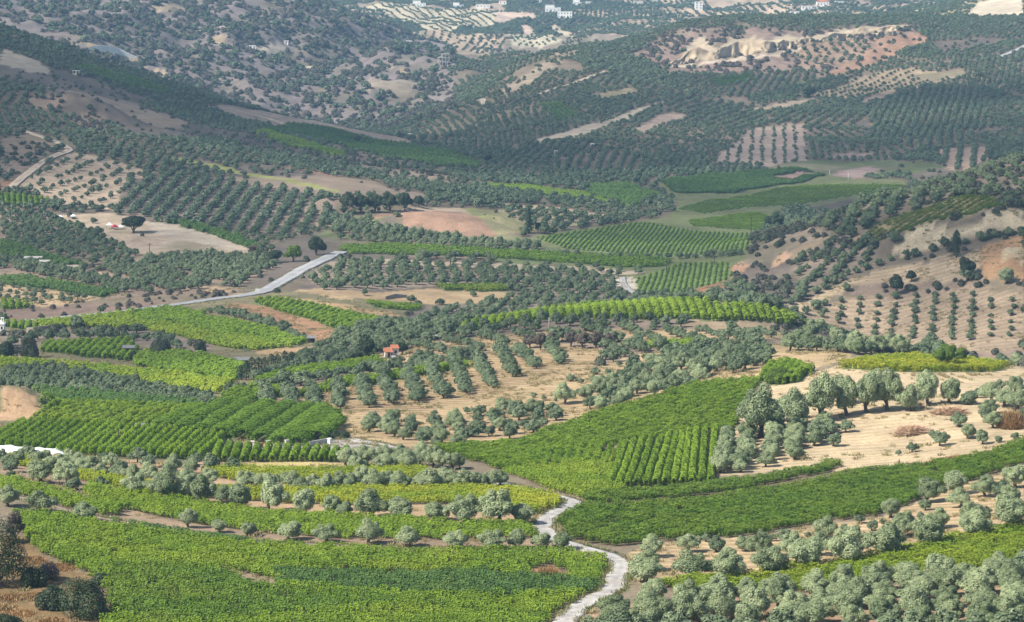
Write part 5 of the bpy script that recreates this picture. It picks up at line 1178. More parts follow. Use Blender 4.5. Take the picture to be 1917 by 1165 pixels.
# ------------------------------------------------------------------ vine rows that can be counted
VR = {k: [vine_mesh('vine_piece', 90, 0.36, 0.28, M[k], 700 + i, 1.3, 0.5) for i in range(4)] for k in ('vine', 'vine_dark')}
def piece_arrays(me):
    n = len(me.vertices); co = np.empty(n * 3, np.float32); me.vertices.foreach_get('co', co)
    c = np.empty(n * 4, np.float32); me.color_attributes['lc'].data.foreach_get('color', c)
    return co.reshape(-1, 3), c.reshape(-1, 4)[:, 0]
VR['tall'] = [vine_mesh('vine_piece', 260, 0.20, 0.12, M['vine_deep'], 720 + i, 1.3, 0.5) for i in range(4)]; M['tall'] = M['vine_deep']
VRA = {k: [piece_arrays(m) for m in l] for k, l in VR.items()}
def vine_rows(where, lines, size=1.0, wide=1.0, key='vine', yellow=0.0):
    lines = sorted(lines, key=lambda l: l[0][0])
    for ri, (a, b) in enumerate(lines):
        A_, B_ = ground(*a), ground(*b); d = B_ - A_; ln_ = np.linalg.norm(d)
        if ln_ < 2: continue
        u = d / ln_; v_ = np.array([-u[1], u[0]])
        V, T = [], []
        for s in np.arange(0, ln_, 1.05):
            co, t = VRA[key][int(rng.integers(0, 4))]
            c = A_ + u * s + v_ * rng.normal() * 0.08
            k = size * rng.uniform(0.85, 1.12)
            w = co * np.array([1, wide * k, k])
            P_ = c + w[:, :1] * u + w[:, 1:2] * v_
            V.append(np.concatenate([P_, (w[:, 2] + height(P_[:, 0], P_[:, 1]))[:, None]], 1)); T.append(np.clip(t * rng.uniform(0.8, 1.1) + yellow, 0, 1))
        V = np.concatenate(V); T = np.concatenate(T)
        o3 = np.array([A_[0], A_[1], float(height(*A_))])
        me = new_mesh('vine_row', V - o3, np.arange(len(V)).reshape(-1, 4), [M[key]])
        vcol(me, 'lc', T[:, None] * np.ones(3))
        o = link('vine_row', me, None, o3)
        tag(o, '%s row from the left, %s' % (nth(ri + 1), where), 'vine row', 'vine rows: ' + where)
xn = [1142, 1158, 1175, 1192, 1209, 1227, 1245, 1262, 1278, 1294, 1313, 1330]; xf = [1170, 1186, 1202, 1220, 1237, 1252, 1266, 1277, 1290, 1304, 1320, 1339]
vine_rows('upright vine rows beside the sunlit olive columns', [((a, 915 - 10 * i / 11), (b, 836 - 28 * i / 11)) for i, (a, b) in enumerate(zip(xn, xf))], 1.15, 1.0, 'vine', 0.15)
vine_rows('short vine stubs above the light yellow-green vineyard', [((985 + 19 * i, 884 - 2.2 * i), (992 + 19 * i, 858 - 2.2 * i)) for i in range(10)], 1.1, 0.95)
vine_rows('slanting vine rows behind the white plastic sheet', [((-30 + 15.5 * i, np.interp(-30 + 15.5 * i, [0, 130, 430], [838, 852, 864])), (45 + 14.5 * i, np.interp(45 + 14.5 * i, [0, 220, 440], [790, 803, 817]))) for i in range(27)], 1.2, 0.8, 'vine', 0.12)
vine_rows('stubby vine rows in front of the grey farmyard', [((402 + 18.2 * i, 865), (412 + 18.2 * i, 838 + 0.9 * i)) for i in range(14)], 1.15, 1.05)
vine_rows('tall trellised vine rows behind the grey farmyard', [((300, 808), (368, 776)), ((340, 812), (422, 763)), ((378, 815), (462, 764)), ((412, 820), (502, 766)), ((450, 824), (542, 768)), ((487, 830), (577, 771)), ((522, 835), (607, 774)), ((556, 836), (627, 781)), ((590, 826), (632, 794))], 1.75, 2.0, 'tall', 0.0)
# ------------------------------------------------------------------ single trees, shrubs, tufts
def scaled_lobes(l, w, h):
    a = np.array(l); ext = (np.abs(a[:, 0]) + a[:, 3]).max(); top = (a[:, 2] + a[:, 4]).max()
    return [(x * w / 2 / ext, y * w / 2 / ext, z * h / top, rx * w / 2 / ext, rz * h / top) for x, y, z, rx, rz in l]
def broad_tree(name, label, cat, px, py, w, h, mat, seed, group=None, bush=False, leaf=None, dens=1.0, **k):
    """w, h in photograph pixels at that spot"""
    g = g3(px, py, **k); m = g.y / FPX; W_, H_ = w * m, h * m
    lob = scaled_lobes(dome_lobes(seed, 1.6, 1.8) if bush else olive_lobes(seed, 2.3, 3.9, 0.8), W_, H_)
    leaf = leaf or max(0.30, g.y / 2900 * 1.6)
    n = int(np.clip(dens * 5.0 * (W_ * H_ * 2.6) / (leaf * leaf * 0.5), 150, 6000))
    root = link(name, None, None, g, 0.0)
    tag(root, label, cat, group)
    link('crown', crown_mesh('crown', lob, n, leaf, leaf * 0.55, M[mat], seed + 5, low=-0.35 if bush else -0.6), root)
    tr = trunk_mesh('trunk', [(x, y, z, a, b) for x, y, z, a, b in lob[:5]], seed, r0=max(0.12, W_ * 0.045))
    link('trunk', tr, root)
    return root
def spire_tree(name, label, cat, px, py, w, h, mat, seed, group=None, pine=False, **k):
    g = g3(px, py, **k); m = g.y / FPX; W_, H_ = w * m, h * m
    r = np.random.default_rng(seed); n = int(np.clip(W_ * H_ * 60, 500, 2600))
    t = r.random(n) ** 0.8
    prof = (1 - t) ** 0.8 * (0.75 + 0.25 * np.cos(t * 40)) + 0.04 if pine else np.minimum(1, (1 - t) * 6) * (0.85 + 0.15 * np.minimum(1, t * 8)) * 0.95 + 0.05
    an = r.uniform(0, 6.28, n); rr = W_ / 2 * prof * r.uniform(0.72, 1.08, n) * (0.85 + 0.3 * vnoise(an * 1.3 + 7, t * 9, seed))
    p = np.stack([np.cos(an) * rr, np.sin(an) * rr, H_ * (0.06 + 0.94 * t)], 1)
    d = np.stack([np.cos(an), np.sin(an), np.full(n, 0.35)], 1) + rand_dirs(n, r) * 0.5
    d /= np.linalg.norm(d, axis=1, keepdims=True)
    leaf = max(0.35, g.y / 2900 * 1.3)
    v, f = leaf_quads(p, d, leaf, leaf * 0.5, r)
    root = link(name, None, None, g); tag(root, label, cat, group)
    me = new_mesh('crown', v, f, [M[mat]]); vcol(me, 'lc', np.repeat(r.random(n), 4)[:, None] * np.ones(3)); link('crown', me, root)
    tv, tf = tube([(0, 0, -0.4), (0, 0, H_ * 0.4), (0, 0, H_ * 0.9)], [W_ * 0.09, W_ * 0.06, 0.03], 6)
    link('trunk', new_mesh('trunk', tv, tf, [M['bark']], True), root)
    return root
def tuft(name, label, cat, px, py, w, h, mat, seed, deep=None, n=700, spiky=True):
    """heap or clump of stalks: many blades leaning out of one patch"""
    g = g3(px, py); m = g.y / FPX; W_, H_ = w * m, h * m; dp = deep or W_
    r = np.random.default_rng(seed)
    a = r.uniform(0, 6.28, n); q = np.sqrt(r.random(n))
    x, y = np.cos(a) * q * W_ / 2, np.sin(a) * q * dp / 2
    top = H_ * (1 - 0.75 * q ** 2) * r.uniform(0.55, 1.1, n)
    z0 = height(x + g.x, y + g.y) - g.z
    lean = r.normal(size=(n, 2)) * (0.25 if spiky else 0.8) * H_
    b = np.stack([x, y, z0 - 0.05], 1); t = np.stack([x + lean[:, 0], y + lean[:, 1], z0 + top], 1)
    if not spiky: b[:, 2] = z0 + top * r.uniform(0, 0.8, n); 
    wv = rand_dirs(n, r) * 0.11 * (1 if spiky else 1.2); wv[:, 2] = 0
    v = np.stack([b - wv, b + wv, t + wv * 0.3, t - wv * 0.3], 1).reshape(-1, 3)
    me = new_mesh(name, v, np.arange(n * 4).reshape(n, 4), [M[mat]])
    vcol(me, 'lc', np.repeat(r.random(n), 4)[:, None] * np.ones(3))
    return tag(link(name, me, None, g), label, cat)

broad_tree('dark_tree', 'tall dark tree standing on the bank at the lower left edge', 'tree', 2, 1098, 112, 140, 'dark', 31, dens=1.3, bush=True)
broad_tree('bare_tree', 'grey half-bare tree behind the dark tree at the left edge', 'tree', 30, 1015, 40, 62, 'brown', 32, dens=0.5)
broad_tree('dark_bush', 'large rounded dark green bush on the lower left bank', 'bush', 160, 1156, 98, 82, 'dark', 33, bush=True)
broad_tree('dark_bush', 'lower dark bush leaning left of the large bank bush', 'bush', 100, 1140, 70, 48, 'dark', 34, bush=True)
broad_tree('brown_bush', 'brown twiggy bush above the dark bushes on the bank', 'bush', 92, 1085, 48, 36, 'brown', 35, bush=True, dens=0.6)
broad_tree('dark_bush', 'small dark bush where the bank meets the front vineyard', 'bush', 190, 1095, 44, 24, 'dark', 36, bush=True)
broad_tree('dark_bush', 'thin dark bush just right of the tall bank tree', 'bush', 64, 1098, 52, 40, 'dark', 37, bush=True)
broad_tree('green_bush', 'green bush at the bottom left corner', 'bush', 14, 1172, 60, 22, 'dark', 38, bush=True)
tuft('dry_bush', 'orange dry bush beside the left end of the soil path', 'bush', 70, 918, 36, 14, 'dryleaf', 39, n=900)
tuft('dry_reeds', 'brown patch of dry reeds inside the front vineyard', 'reeds', 1026, 1086, 62, 26, 'dryleaf', 40, deep=4.0, n=1400)
for i, (x, y) in enumerate([(20, 1120), (70, 1118), (40, 1150), (95, 1165), (150, 1100), (120, 1062), (60, 1050), (5, 1140)]):
    tuft('dry_grass', '%s dry grass patch on the lower left bank' % nth(i + 1), 'grass', x, y, 60, 7, 'dryleaf', 410 + i, deep=5, n=500)['group'] = 'grass on the bank'
tuft('straw_tuft', 'small straw-coloured tuft at the top of the front vineyard', 'grass tuft', 912, 1046, 16, 9, 'dryleaf', 401, n=300)
tuft('brush_pile', 'pile of brown prunings on the sunny bare field', 'brush pile', 1706, 810, 54, 15, 'prunings', 41, deep=6, n=1500, spiky=False)
tuft('brush_pile', 'pile of reddish prunings below the big pale olives', 'brush pile', 1777, 774, 58, 14, 'prunings', 42, deep=6, n=1500, spiky=False)
tuft('dry_bush', 'brown dry thicket at the right edge of the sunny field', 'bush', 1893, 800, 52, 34, 'dryleaf', 43, deep=7, n=1600)
tuft('dry_grass', 'long dry grass along the foot of the sunny field', 'grass', 1785, 866, 120, 14, 'dryleaf', 44, deep=3.5, n=1800)
broad_tree('round_tree', 'bright green round tree beside the red-roofed house', 'tree', 690, 674, 33, 44, 'dark', 45)
broad_tree('garden_tree', 'dark garden tree behind the red-roofed house', 'tree', 752, 664, 26, 24, 'dark', 46)
for i, (x, y, w, h) in enumerate([(450, 712, 14, 28), (461, 712, 14, 36), (472, 708, 15, 40), (484, 706, 15, 38), (496, 702, 14, 34), (508, 698, 15, 36), (520, 694, 13, 32), (533, 690, 13, 34), (546, 686, 13, 28)]):
    spire_tree('cypress_tree', '%s cypress from the left in the dark clump below the red field' % nth(i + 1), 'cypress', x, y, w, h, 'pine', 50 + i, 'dark cypress clump')
spire_tree('cypress_tree', 'single dark column cypress standing on the right hill', 'cypress', 1790, 482, 14, 52, 'pine', 60)
broad_tree('dark_tree', 'big round dark tree beside the sandy field on the right hill', 'tree', 1811, 524, 32, 44, 'dark', 61)
broad_tree('dark_tree', 'dark tree at the left end of the right hill shrub belt', 'tree', 1677, 552, 30, 40, 'dark', 62)
broad_tree('dark_tree', 'round shrub standing on the sandy field edge', 'tree', 1706, 528, 22, 22, 'dark', 63)
spire_tree('pine_tree', 'tall dark pine beside the grassy mound in the valley', 'pine', 990, 436, 22, 48, 'pine', 64, pine=True)
broad_tree('dark_tree', 'small dark tree right of the tall valley pine', 'tree', 1007, 436, 15, 20, 'dark', 65)
broad_tree('dark_tree', 'wide low dark tree beyond the valley pine', 'tree', 1037, 440, 22, 15, 'dark', 66)
broad_tree('carob_tree', 'spreading dark carob tree standing alone in the green valley fields', 'tree', 1453, 430, 46, 32, 'dark', 67)
for i, (x, y, w, h) in enumerate([(648, 398, 36, 40), (676, 399, 34, 36), (703, 398, 34, 36), (730, 396, 34, 36), (757, 394, 32, 34), (784, 388, 22, 22)]):
    broad_tree('bluff_tree', '%s tall tree from the left on the earth bluff' % nth(i + 1), 'tree', x, y, w, h, 'scrub' if i == 0 else 'dark', 70 + i, 'tall trees on the bluff')
broad_tree('dark_tree', 'large dark tree beside the top of the asphalt road', 'tree', 592, 478, 40, 36, 'dark', 80)
broad_tree('green_tree', 'fresh green tree beside the asphalt road bend', 'tree', 549, 490, 36, 32, 'fresh', 81)
broad_tree('dark_tree', 'dark tree left of the fresh green roadside tree', 'tree', 515, 492, 30, 24, 'dark', 82)
broad_tree('site_tree', 'dark tree behind the red tent on the building site', 'tree', 250, 436, 46, 32, 'dark', 83)
broad_tree('poplar', 'yellow-green tree at the end of the crest hedge', 'tree', 1768, 690, 46, 46, 'fresh', 84)
broad_tree('fig_tree', 'yellowish tree right of the yellow-green hedge-end tree', 'tree', 1797, 684, 34, 34, 'fresh', 85)
broad_tree('green_bush', 'rough green thicket at the top corner of the big vineyard', 'bush', 1462, 716, 60, 30, 'fresh', 86, bush=True)
for i, (x, y, w, h) in enumerate([(992, 652, 30, 28), (1012, 656, 32, 34), (1032, 654, 30, 32), (1068, 650, 32, 32), (1090, 653, 32, 34), (1115, 651, 32, 32), (1140, 650, 30, 28)]):
    broad_tree('bare_tree', '%s brown half-bare tree from the left on the plateau' % nth(i + 1), 'tree', x, y, w, h, 'brown', 90 + i, 'brown trees on the plateau', dens=0.75)
for i, (x, y, w, h, m_) in enumerate([(12, 672, 48, 34, 'dark'), (58, 670, 42, 42, 'scrub'), (302, 664, 44, 32, 'scrub'), (250, 672, 22, 16, 'dark'), (375, 658, 24, 18, 'dark')]):
    broad_tree('hedge_bush', '%s hedge bush from left below the yellowing vineyard' % nth([1, 2, 4, 3, 5][i]), 'bush', x, y, w, h, m_, 100 + i, 'hedge bushes', bush=True)
broad_tree('lone_tree', 'wide dark tree standing alone above the dotted grove on the hill', 'tree', 1513, 182, 30, 21, 'dark', 110, dmin=1500)
broad_tree('spur_tree', 'single round tree at the edge of the spur vineyard', 'tree', 668, 268, 17, 15, 'dark', 111, dmax=2050)
broad_tree('spur_tree', 'dark tree at the tip of the spur vineyard', 'tree', 910, 306, 22, 20, 'dark', 112, dmax=2050)
broad_tree('red_oleander', 'red flowering shrub beside the left end of the farmyard', 'shrub', 440, 846, 26, 9, 'flower', 113, bush=True)
broad_tree('red_oleander', 'small red flowering shrub in the middle of the farmyard edge', 'shrub', 543, 847, 11, 7, 'flower', 114, bush=True)
for i, (x, y) in enumerate([(612, 818), (628, 820), (644, 820)]):
    broad_tree('yard_bush', '%s dark bush from the left beside the pale farm path' % nth(i + 1), 'bush', x, y, 24, 14, 'dark', 115 + i, 'bushes by the farm path', bush=True)

# ------------------------------------------------------------------ buildings and built things
def box_vf(x0, x1, y0, y1, z0, z1):
    v = [(x0, y0, z0), (x1, y0, z0), (x1, y1, z0), (x0, y1, z0), (x0, y0, z1), (x1, y0, z1), (x1, y1, z1), (x0, y1, z1)]
    return v, [(0, 3, 2, 1), (4, 5, 6, 7), (0, 1, 5, 4), (1, 2, 6, 5), (2, 3, 7, 6), (3, 0, 4, 7)]
def part(name, vfs, mat, parent):
    v, f = join_vf(vfs); return link(name, new_mesh(name, v, f, [M[mat]]), parent)
def hip_roof(w, d, z, rise, over=0.35):
    x, y = w / 2 + over, d / 2 + over; r = max(0.2, x - y)
    v = [(-x, -y, z), (x, -y, z), (x, y, z), (-x, y, z), (-r, 0, z + rise), (r, 0, z + rise), (-x, -y, z - .15), (x, -y, z - .15), (x, y, z - .15), (-x, y, z - .15)]
    return v, [(0, 1, 5, 4), (1, 2, 5), (2, 3, 4, 5), (3, 0, 4), (9, 8, 7, 6), (0, 6, 7, 1), (1, 7, 8, 2), (2, 8, 9, 3), (3, 9, 6, 0)]
def house(name, label, px, py, w, h, d=None, mat='white', roof='flat', floors=1, win=3, rz=0.0, base=2.0, group=None, roofmat='tile_red', step=0, **k):
    """w, h in metres; front faces the viewer"""
    g = g3(px, py, **k); d = d or w * 0.7
    root = link(name, None, None, g, rz); tag(root, label, 'building', group)
    vf = [box_vf(-w / 2, w / 2, -d / 2, d / 2, -base, h)]
    part('wall', vf, mat, root)
    if roof == 'flat': part('roof', [box_vf(-w / 2 - .25, w / 2 + .25, -d / 2 - .25, d / 2 + .25, h, h + .3)], mat, root)
    else: part('roof', [hip_roof(w, d, h + 0.15, min(w, d) * 0.24)], roofmat, root)
    if step: part('upper_storey', [box_vf(-w / 2 + .3, w * 0.1, -d / 2 + 1.2, d / 2 - .2, h + .3, h + 3.2), box_vf(-w / 2, w * 0.1 + .3, -d / 2 + .9, d / 2, h + 3.2, h + 3.45)], mat, root)
    fh = h / floors
    for fl in range(floors):
        for i in range(win):
            cx = -w / 2 + w * (i + 0.5) / win
            dr = fl == 0 and i == win // 2
            ww, wh, zb = (1.0, 2.1, 0.02) if dr else (1.3, 1.3, 0.95)
            q = part('door' if dr else 'window', [box_vf(cx - ww / 2, cx + ww / 2, -d / 2 - 0.06, -d / 2 + 0.05, fl * fh + zb, fl * fh + zb + wh)], 'darkwood' if dr else 'glass', root)
            if not dr: part('sill', [box_vf(cx - ww / 2 - .1, cx + ww / 2 + .1, -d / 2 - 0.16, -d / 2 + 0.02, fl * fh + zb - .12, fl * fh + zb - .02)], mat, q)
    return root
V_ = dict(dmin=2700)
vill = 'houses of the far village'
house('village_house', 'white villa with a set-back upper floor at the left end of the village', 785, 12, 17, 4, 10, win=4, step=1, group=vill, **V_)
house('village_house', 'low pale house above the dotted slope, second from the left', 858, 15, 14, 4, 9, win=3, step=1, group=vill, **V_)
house('village_house', 'long white house above the dotted slope, third from the left', 904, 14, 18, 3.6, 9, win=4, group=vill, **V_)
house('village_house', 'small white house right of the long white one', 941, 7, 10, 4, 8, win=2, roof='hip', group=vill, **V_)
house('village_house', 'white house at the top edge in the middle of the village', 1006, 4, 11, 4.5, 9, win=3, group=vill, **V_)
house('village_house', 'stepped white house left of the white hotel block', 1035, 21, 20, 4.5, 10, win=4, step=1, group=vill, **V_)
house('village_hotel', 'white two-storey hotel block, lowest building of the village', 1058, 33, 18, 7, 10, floors=2, win=5, group=vill, rz=-0.12, **V_)
house('village_house', 'white house with upper floor behind the hotel', 1083, 10, 15, 4, 9, win=3, step=1, group=vill, **V_)
house('village_house', 'small pale house right of the one behind the hotel', 1103, 9, 9, 4, 8, win=2, group=vill, **V_)
house('village_house', 'white house at the top edge right of the hotel', 1128, 3, 16, 4, 9, win=4, group=vill, **V_)
house('village_house', 'pale house among trees, two houses left of the tower house', 1195, 9, 13, 5, 9, win=3, mat='cream', group=vill, **V_)
house('village_house', 'pale low house left of the tower house', 1225, 6, 10, 4, 8, win=3, mat='cream', group=vill, **V_)
house('village_house', 'tall white tower house above the long ridge', 1308, 17, 10, 9, 8, floors=3, win=2, group=vill, **V_)
house('village_house', 'low white annex beside the tower house', 1292, 11, 10, 4, 8, win=2, group=vill, **V_)
house('village_house', 'white house with red hipped roof at the right of the village', 1540, 10, 16, 4.5, 10, roof='hip', win=4, group=vill, **V_)
house('village_house', 'long white house below the red-roofed one', 1515, 17, 20, 3.6, 9, win=5, group=vill, **V_)
house('village_house', 'white house at the far right end of the village', 1572, 9, 12, 4, 9, win=3, group=vill, **V_)
house('ridge_hut', 'small white hut peeping over the long ridge', 1488, 26, 11, 2.8, 6, win=2, **V_)
house('hill_hut', 'small white hut high on the far mountain slope', 766, 82, 6, 3, 5, win=2, dmin=2200)
house('mountain_hut', 'white hut by the pale cutting on the mountain', 473, 92, 6, 3, 5, win=2, dmin=2200)
house('mountain_hut', 'tiny white hut at the tip of the pale cutting', 536, 82, 4, 2.6, 4, win=1, dmin=2200)
house('hillside_house', 'small pinkish house beside the striped vineyard high on the left hill', 143, 140, 3.8, 2.2, 3.5, mat='cream', win=2, dmax=2050)
house('field_hut', 'white hut at the end of the long spur vineyard', 767, 258, 2.2, 2.4, 2.2, win=1, dmin=1500)
house('field_hut', 'tiny white hut on the lower slope of the long hill', 1109, 277, 2.0, 2.2, 2.0, win=1, dmin=1500)
house('field_hut', 'tiny white hut among olives left of the other slope hut', 1041, 289, 1.6, 1.8, 1.6, win=1, dmin=1500)
house('brown_shed', 'small brown shed on the long dry strip', 803, 328, 3.0, 2.2, 2.5, mat='darkwood', win=1, dmax=2050)
# unfinished concrete house: frame of slabs and columns
g = g3(830, 122, dmin=2200); fr_ = link('unfinished_house', None, None, g, 0.15); tag(fr_, 'grey unfinished concrete house frame on stilts across the gorge', 'building')
for z, x0, x1 in ((3.2, -4.6, 3.4), (6.4, -4.6, 5.0), (9.6, -1.5, 5.0)): part('slab', [box_vf(x0, x1, -4, 4, z, z + 0.4)], 'concrete', fr_)
for x, z0, z1 in ((-4.3, -2, 6.4), (-1.2, -2, 9.6), (1.6, -2, 9.6), (3.1, -5, 3.2), (4.6, 3.6, 9.6)):
    for y in (-3.7, 3.7): part('column', [box_vf(x - .25, x + .25, y - .25, y + .25, z0, z1)], 'concrete', fr_)
part('parapet_wall', [box_vf(-4.6, -1.0, -3.9, -3.6, 6.8, 8.0)], 'concrete', fr_); part('parapet_wall', [box_vf(0, 5.0, -3.9, -3.6, 10.0, 10.9)], 'concrete', fr_)
# retaining wall on the far mountain
P_ = gpts([(168, 92), (190, 96), (212, 98)], dmin=2200)
def wall_run(name, label, cat, pts, hs, thick, mat, **k):
    c = gpts(pts, **k); root = None; o3 = np.array([c[0][0], c[0][1], float(height(*c[0]))])
    v, f = [], []
    for i, (p, h_) in enumerate(zip(c, hs)):
        z = float(height(*p))
        for dy in (-thick / 2, thick / 2):
            v += [(p[0], p[1] + dy, z - 1.2), (p[0], p[1] + dy, z + h_)]
    for i in range(len(c) - 1):
        a, b = 4 * i, 4 * i + 4
        f += [(a, b, b + 1, a + 1), (a + 2, a + 3, b + 3, b + 2), (a + 1, b + 1, b + 3, a + 3)]
    e = 4 * (len(c) - 1); f += [(0, 1, 3, 2), (e, e + 2, e + 3, e + 1)]
    return tag(link(name, new_mesh(name, np.array(v) - o3, f, [M[mat]]), None, o3), label, cat)
wall_run('retaining_wall', 'pale wedge-shaped concrete retaining wall on the far mountain', 'wall', [(166, 94), (180, 97), (205, 99), (222, 101), (258, 109)], [2, 5, 6, 5, 0.6], 1.2, 'white', dmin=2200)
wall_run('stone_wall', 'low stone wall of a ruined shed below the asphalt road', 'wall', [(50, 624), (62, 624), (80, 622), (98, 620)], [1.6, 1.7, 1.9, 1.6], 0.8, 'stone')
wall_run('yard_wall', 'low pale wall along the grey farmyard', 'wall', [(578, 836), (600, 832), (620, 828)], [0.9, 0.9, 0.9], 0.4, 'concrete')
wall_run('rubble_wall', 'tumbled stone wall in the dry valley field', 'wall', [(722, 560), (740, 557), (762, 556)], [0.9, 1.3, 0.7], 1.6, 'stone')
# chapel at the left edge
g = g3(-4, 622); ch = link('chapel', None, None, g, 0.05); tag(ch, 'small white chapel with a pyramid roof at the left edge', 'chapel')
part('wall', [box_vf(-2.0, 2.0, -2, 2, -0.5, 2.6)], 'white', ch)
part('roof', [([(-2.2, -2.2, 2.6), (2.2, -2.2, 2.6), (2.2, 2.2, 2.6), (-2.2, 2.2, 2.6), (0, 0, 3.9)], [(0, 1, 4), (1, 2, 4), (2, 3, 4), (3, 0, 4), (3, 2, 1, 0)])], 'white', ch)
part('door', [box_vf(-0.5, 0.5, -2.06, -1.95, 0.02, 2.0)], 'darkwood', ch); part('window', [box_vf(1.1, 1.6, -2.06, -1.95, 1.1, 1.9)], 'glass', ch)
part('belfry', [box_vf(1.0, 1.25, -.15, .15, 3.0, 4.1), box_vf(1.55, 1.8, -.15, .15, 2.8, 4.1), box_vf(0.9, 1.9, -.2, .2, 4.1, 4.35)], 'white', ch)
# house with red roof
g = g3(733, 668); rh = link('red_roofed_house', None, None, g, 0.25); tag(rh, 'small house with two orange tile roofs on the central hill', 'house')
rh.scale = (0.72, 0.72, 0.72)
part('wall', [box_vf(-2.2, 0.2, -1.6, 1.6, -0.4, 2.0), box_vf(0.4, 2.6, 0.4, 3.0, -0.4, 2.9)], 'cream', rh)
r1 = part('roof', [([(-2.5, -1.9, 1.9), (0.35, -1.9, 1.9), (0.35, 1.9, 2.9), (-2.5, 1.9, 2.9), (-2.5, -1.9, 1.75), (0.35, -1.9, 1.75), (0.35, 1.9, 1.75), (-2.5, 1.9, 1.75)], [(0, 1, 2, 3), (0, 4, 5, 1), (1, 5, 6, 2), (2, 6, 7, 3), (3, 7, 4, 0), (7, 6, 5, 4)])], 'tile_red', rh)
part('roof', [([(0.2, 0.2, 2.8), (2.9, 0.2, 2.8), (2.9, 3.2, 3.7), (0.2, 3.2, 3.7), (0.2, 0.2, 2.65), (2.9, 0.2, 2.65), (2.9, 3.2, 2.65), (0.2, 3.2, 2.65)], [(0, 1, 2, 3), (0, 4, 5, 1), (1, 5, 6, 2), (2, 6, 7, 3), (3, 7, 4, 0), (7, 6, 5, 4)])], 'tile_red', rh)
part('door', [box_vf(-1.6, -0.8, -1.66, -1.55, 0, 1.7)], 'darkwood', rh); part('window', [box_vf(-0.5, 0.0, -1.66, -1.55, 0.8, 1.5)], 'glass', rh); part('window', [box_vf(1.1, 1.9, 0.34, 0.45, 1.2, 2.1)], 'glass', rh)
part('water_barrel', [box_vf(-0.4, 0.8, -2.8, -2.2, -0.2, 0.6)], 'white', rh)
# field sheds
def shed(name, label, px, py, w, h, d, mat, rz=0.0, **k):
    g = g3(px, py, **k); root = link(name, None, None, g, rz); tag(root, label, 'shed')
    for x in (-w / 2 + .1, w / 2 - .1):
        for y in (-d / 2 + .1, d / 2 - .1): part('post', [box_vf(x - .07, x + .07, y - .07, y + .07, -0.3, h)], 'darkwood', root)
    part('roof', [([(-w / 2 - .3, -d / 2 - .3, h), (w / 2 + .3, -d / 2 - .3, h), (w / 2 + .3, d / 2 + .3, h + .45), (-w / 2 - .3, d / 2 + .3, h + .45), (-w / 2 - .3, -d / 2 - .3, h - .1), (w / 2 + .3, -d / 2 - .3, h - .1), (w / 2 + .3, d / 2 + .3, h + .35), (-w / 2 - .3, d / 2 + .3, h + .35)], [(0, 1, 2, 3), (7, 6, 5, 4), (0, 4, 5, 1), (1, 5, 6, 2), (2, 6, 7, 3), (3, 7, 4, 0)])], mat, root)
    part('back_wall', [box_vf(-w / 2, w / 2, d / 2 - .12, d / 2, -0.3, h + .2)], 'darkwood', root)
    return root
shed('field_shed', 'open grey shed between the two green vineyards at left', 241, 664, 2.8, 1.9, 2.2, 'metal')
shed('field_shed', 'low flat shed beside the terraced vineyard', 452, 682, 3.2, 1.2, 2.0, 'metal')
shed('field_shed', 'small dark shed at the end of the olive line by the red field', 583, 642, 1.8, 1.4, 1.6, 'metal')
shed('pump_shed', 'small grey pump shed between the left vineyards', 262, 808, 1.5, 1.1, 1.2, 'metal')
shed('roadside_shed', 'dark open shed beside the pale yard of the building site', 480, 473, 4.5, 2.2, 3, 'darkwood')
shed('yard_canopy', 'long pale canopy behind the left olive band', 62, 494, 6.0, 2.2, 2, 'concrete')
shed('yard_canopy', 'second pale canopy right of the long one', 80, 500, 4.5, 2.0, 2, 'concrete')
# tents on the building site
def tent(label, px, py, w, h, mat, rz):
    g = g3(px, py); root = link('site_tent', None, None, g, rz); tag(root, label, 'tent', 'tents on the building site')
    part('canopy', [([(-w / 2, -w / 2, h * .55), (w / 2, -w / 2, h * .55), (w / 2, w / 2, h * .55), (-w / 2, w / 2, h * .55), (0, 0, h), (-w / 2, -w / 2, h * .45), (w / 2, -w / 2, h * .45), (w / 2, w / 2, h * .45), (-w / 2, w / 2, h * .45)], [(0, 1, 4), (1, 2, 4), (2, 3, 4), (3, 0, 4), (0, 5, 6, 1), (1, 6, 7, 2), (2, 7, 8, 3), (3, 8, 5, 0)])], mat, root)
    for x in (-1, 1):
        for y in (-1, 1): part('pole', [box_vf(x * w * .47 - .05, x * w * .47 + .05, y * w * .47 - .05, y * w * .47 + .05, -.2, h * .5)], 'metal', root)
tent('white pointed tent on the building site', 205, 428, 2.4, 2.6, 'white', 0.2)
tent('red tent beside the white one on the building site', 215, 430, 2.2, 2.2, 'redcloth', 0.5)
tent('white flat tent right of the red tent', 226, 429, 2.6, 1.8, 'white', 0.1)
tent('white tent among the upper rubble of the building site', 113, 410, 2.0, 1.6, 'white', 0.4)
tent('second white tent among the upper rubble of the site', 137, 409, 2.4, 1.8, 'white', 0.0)
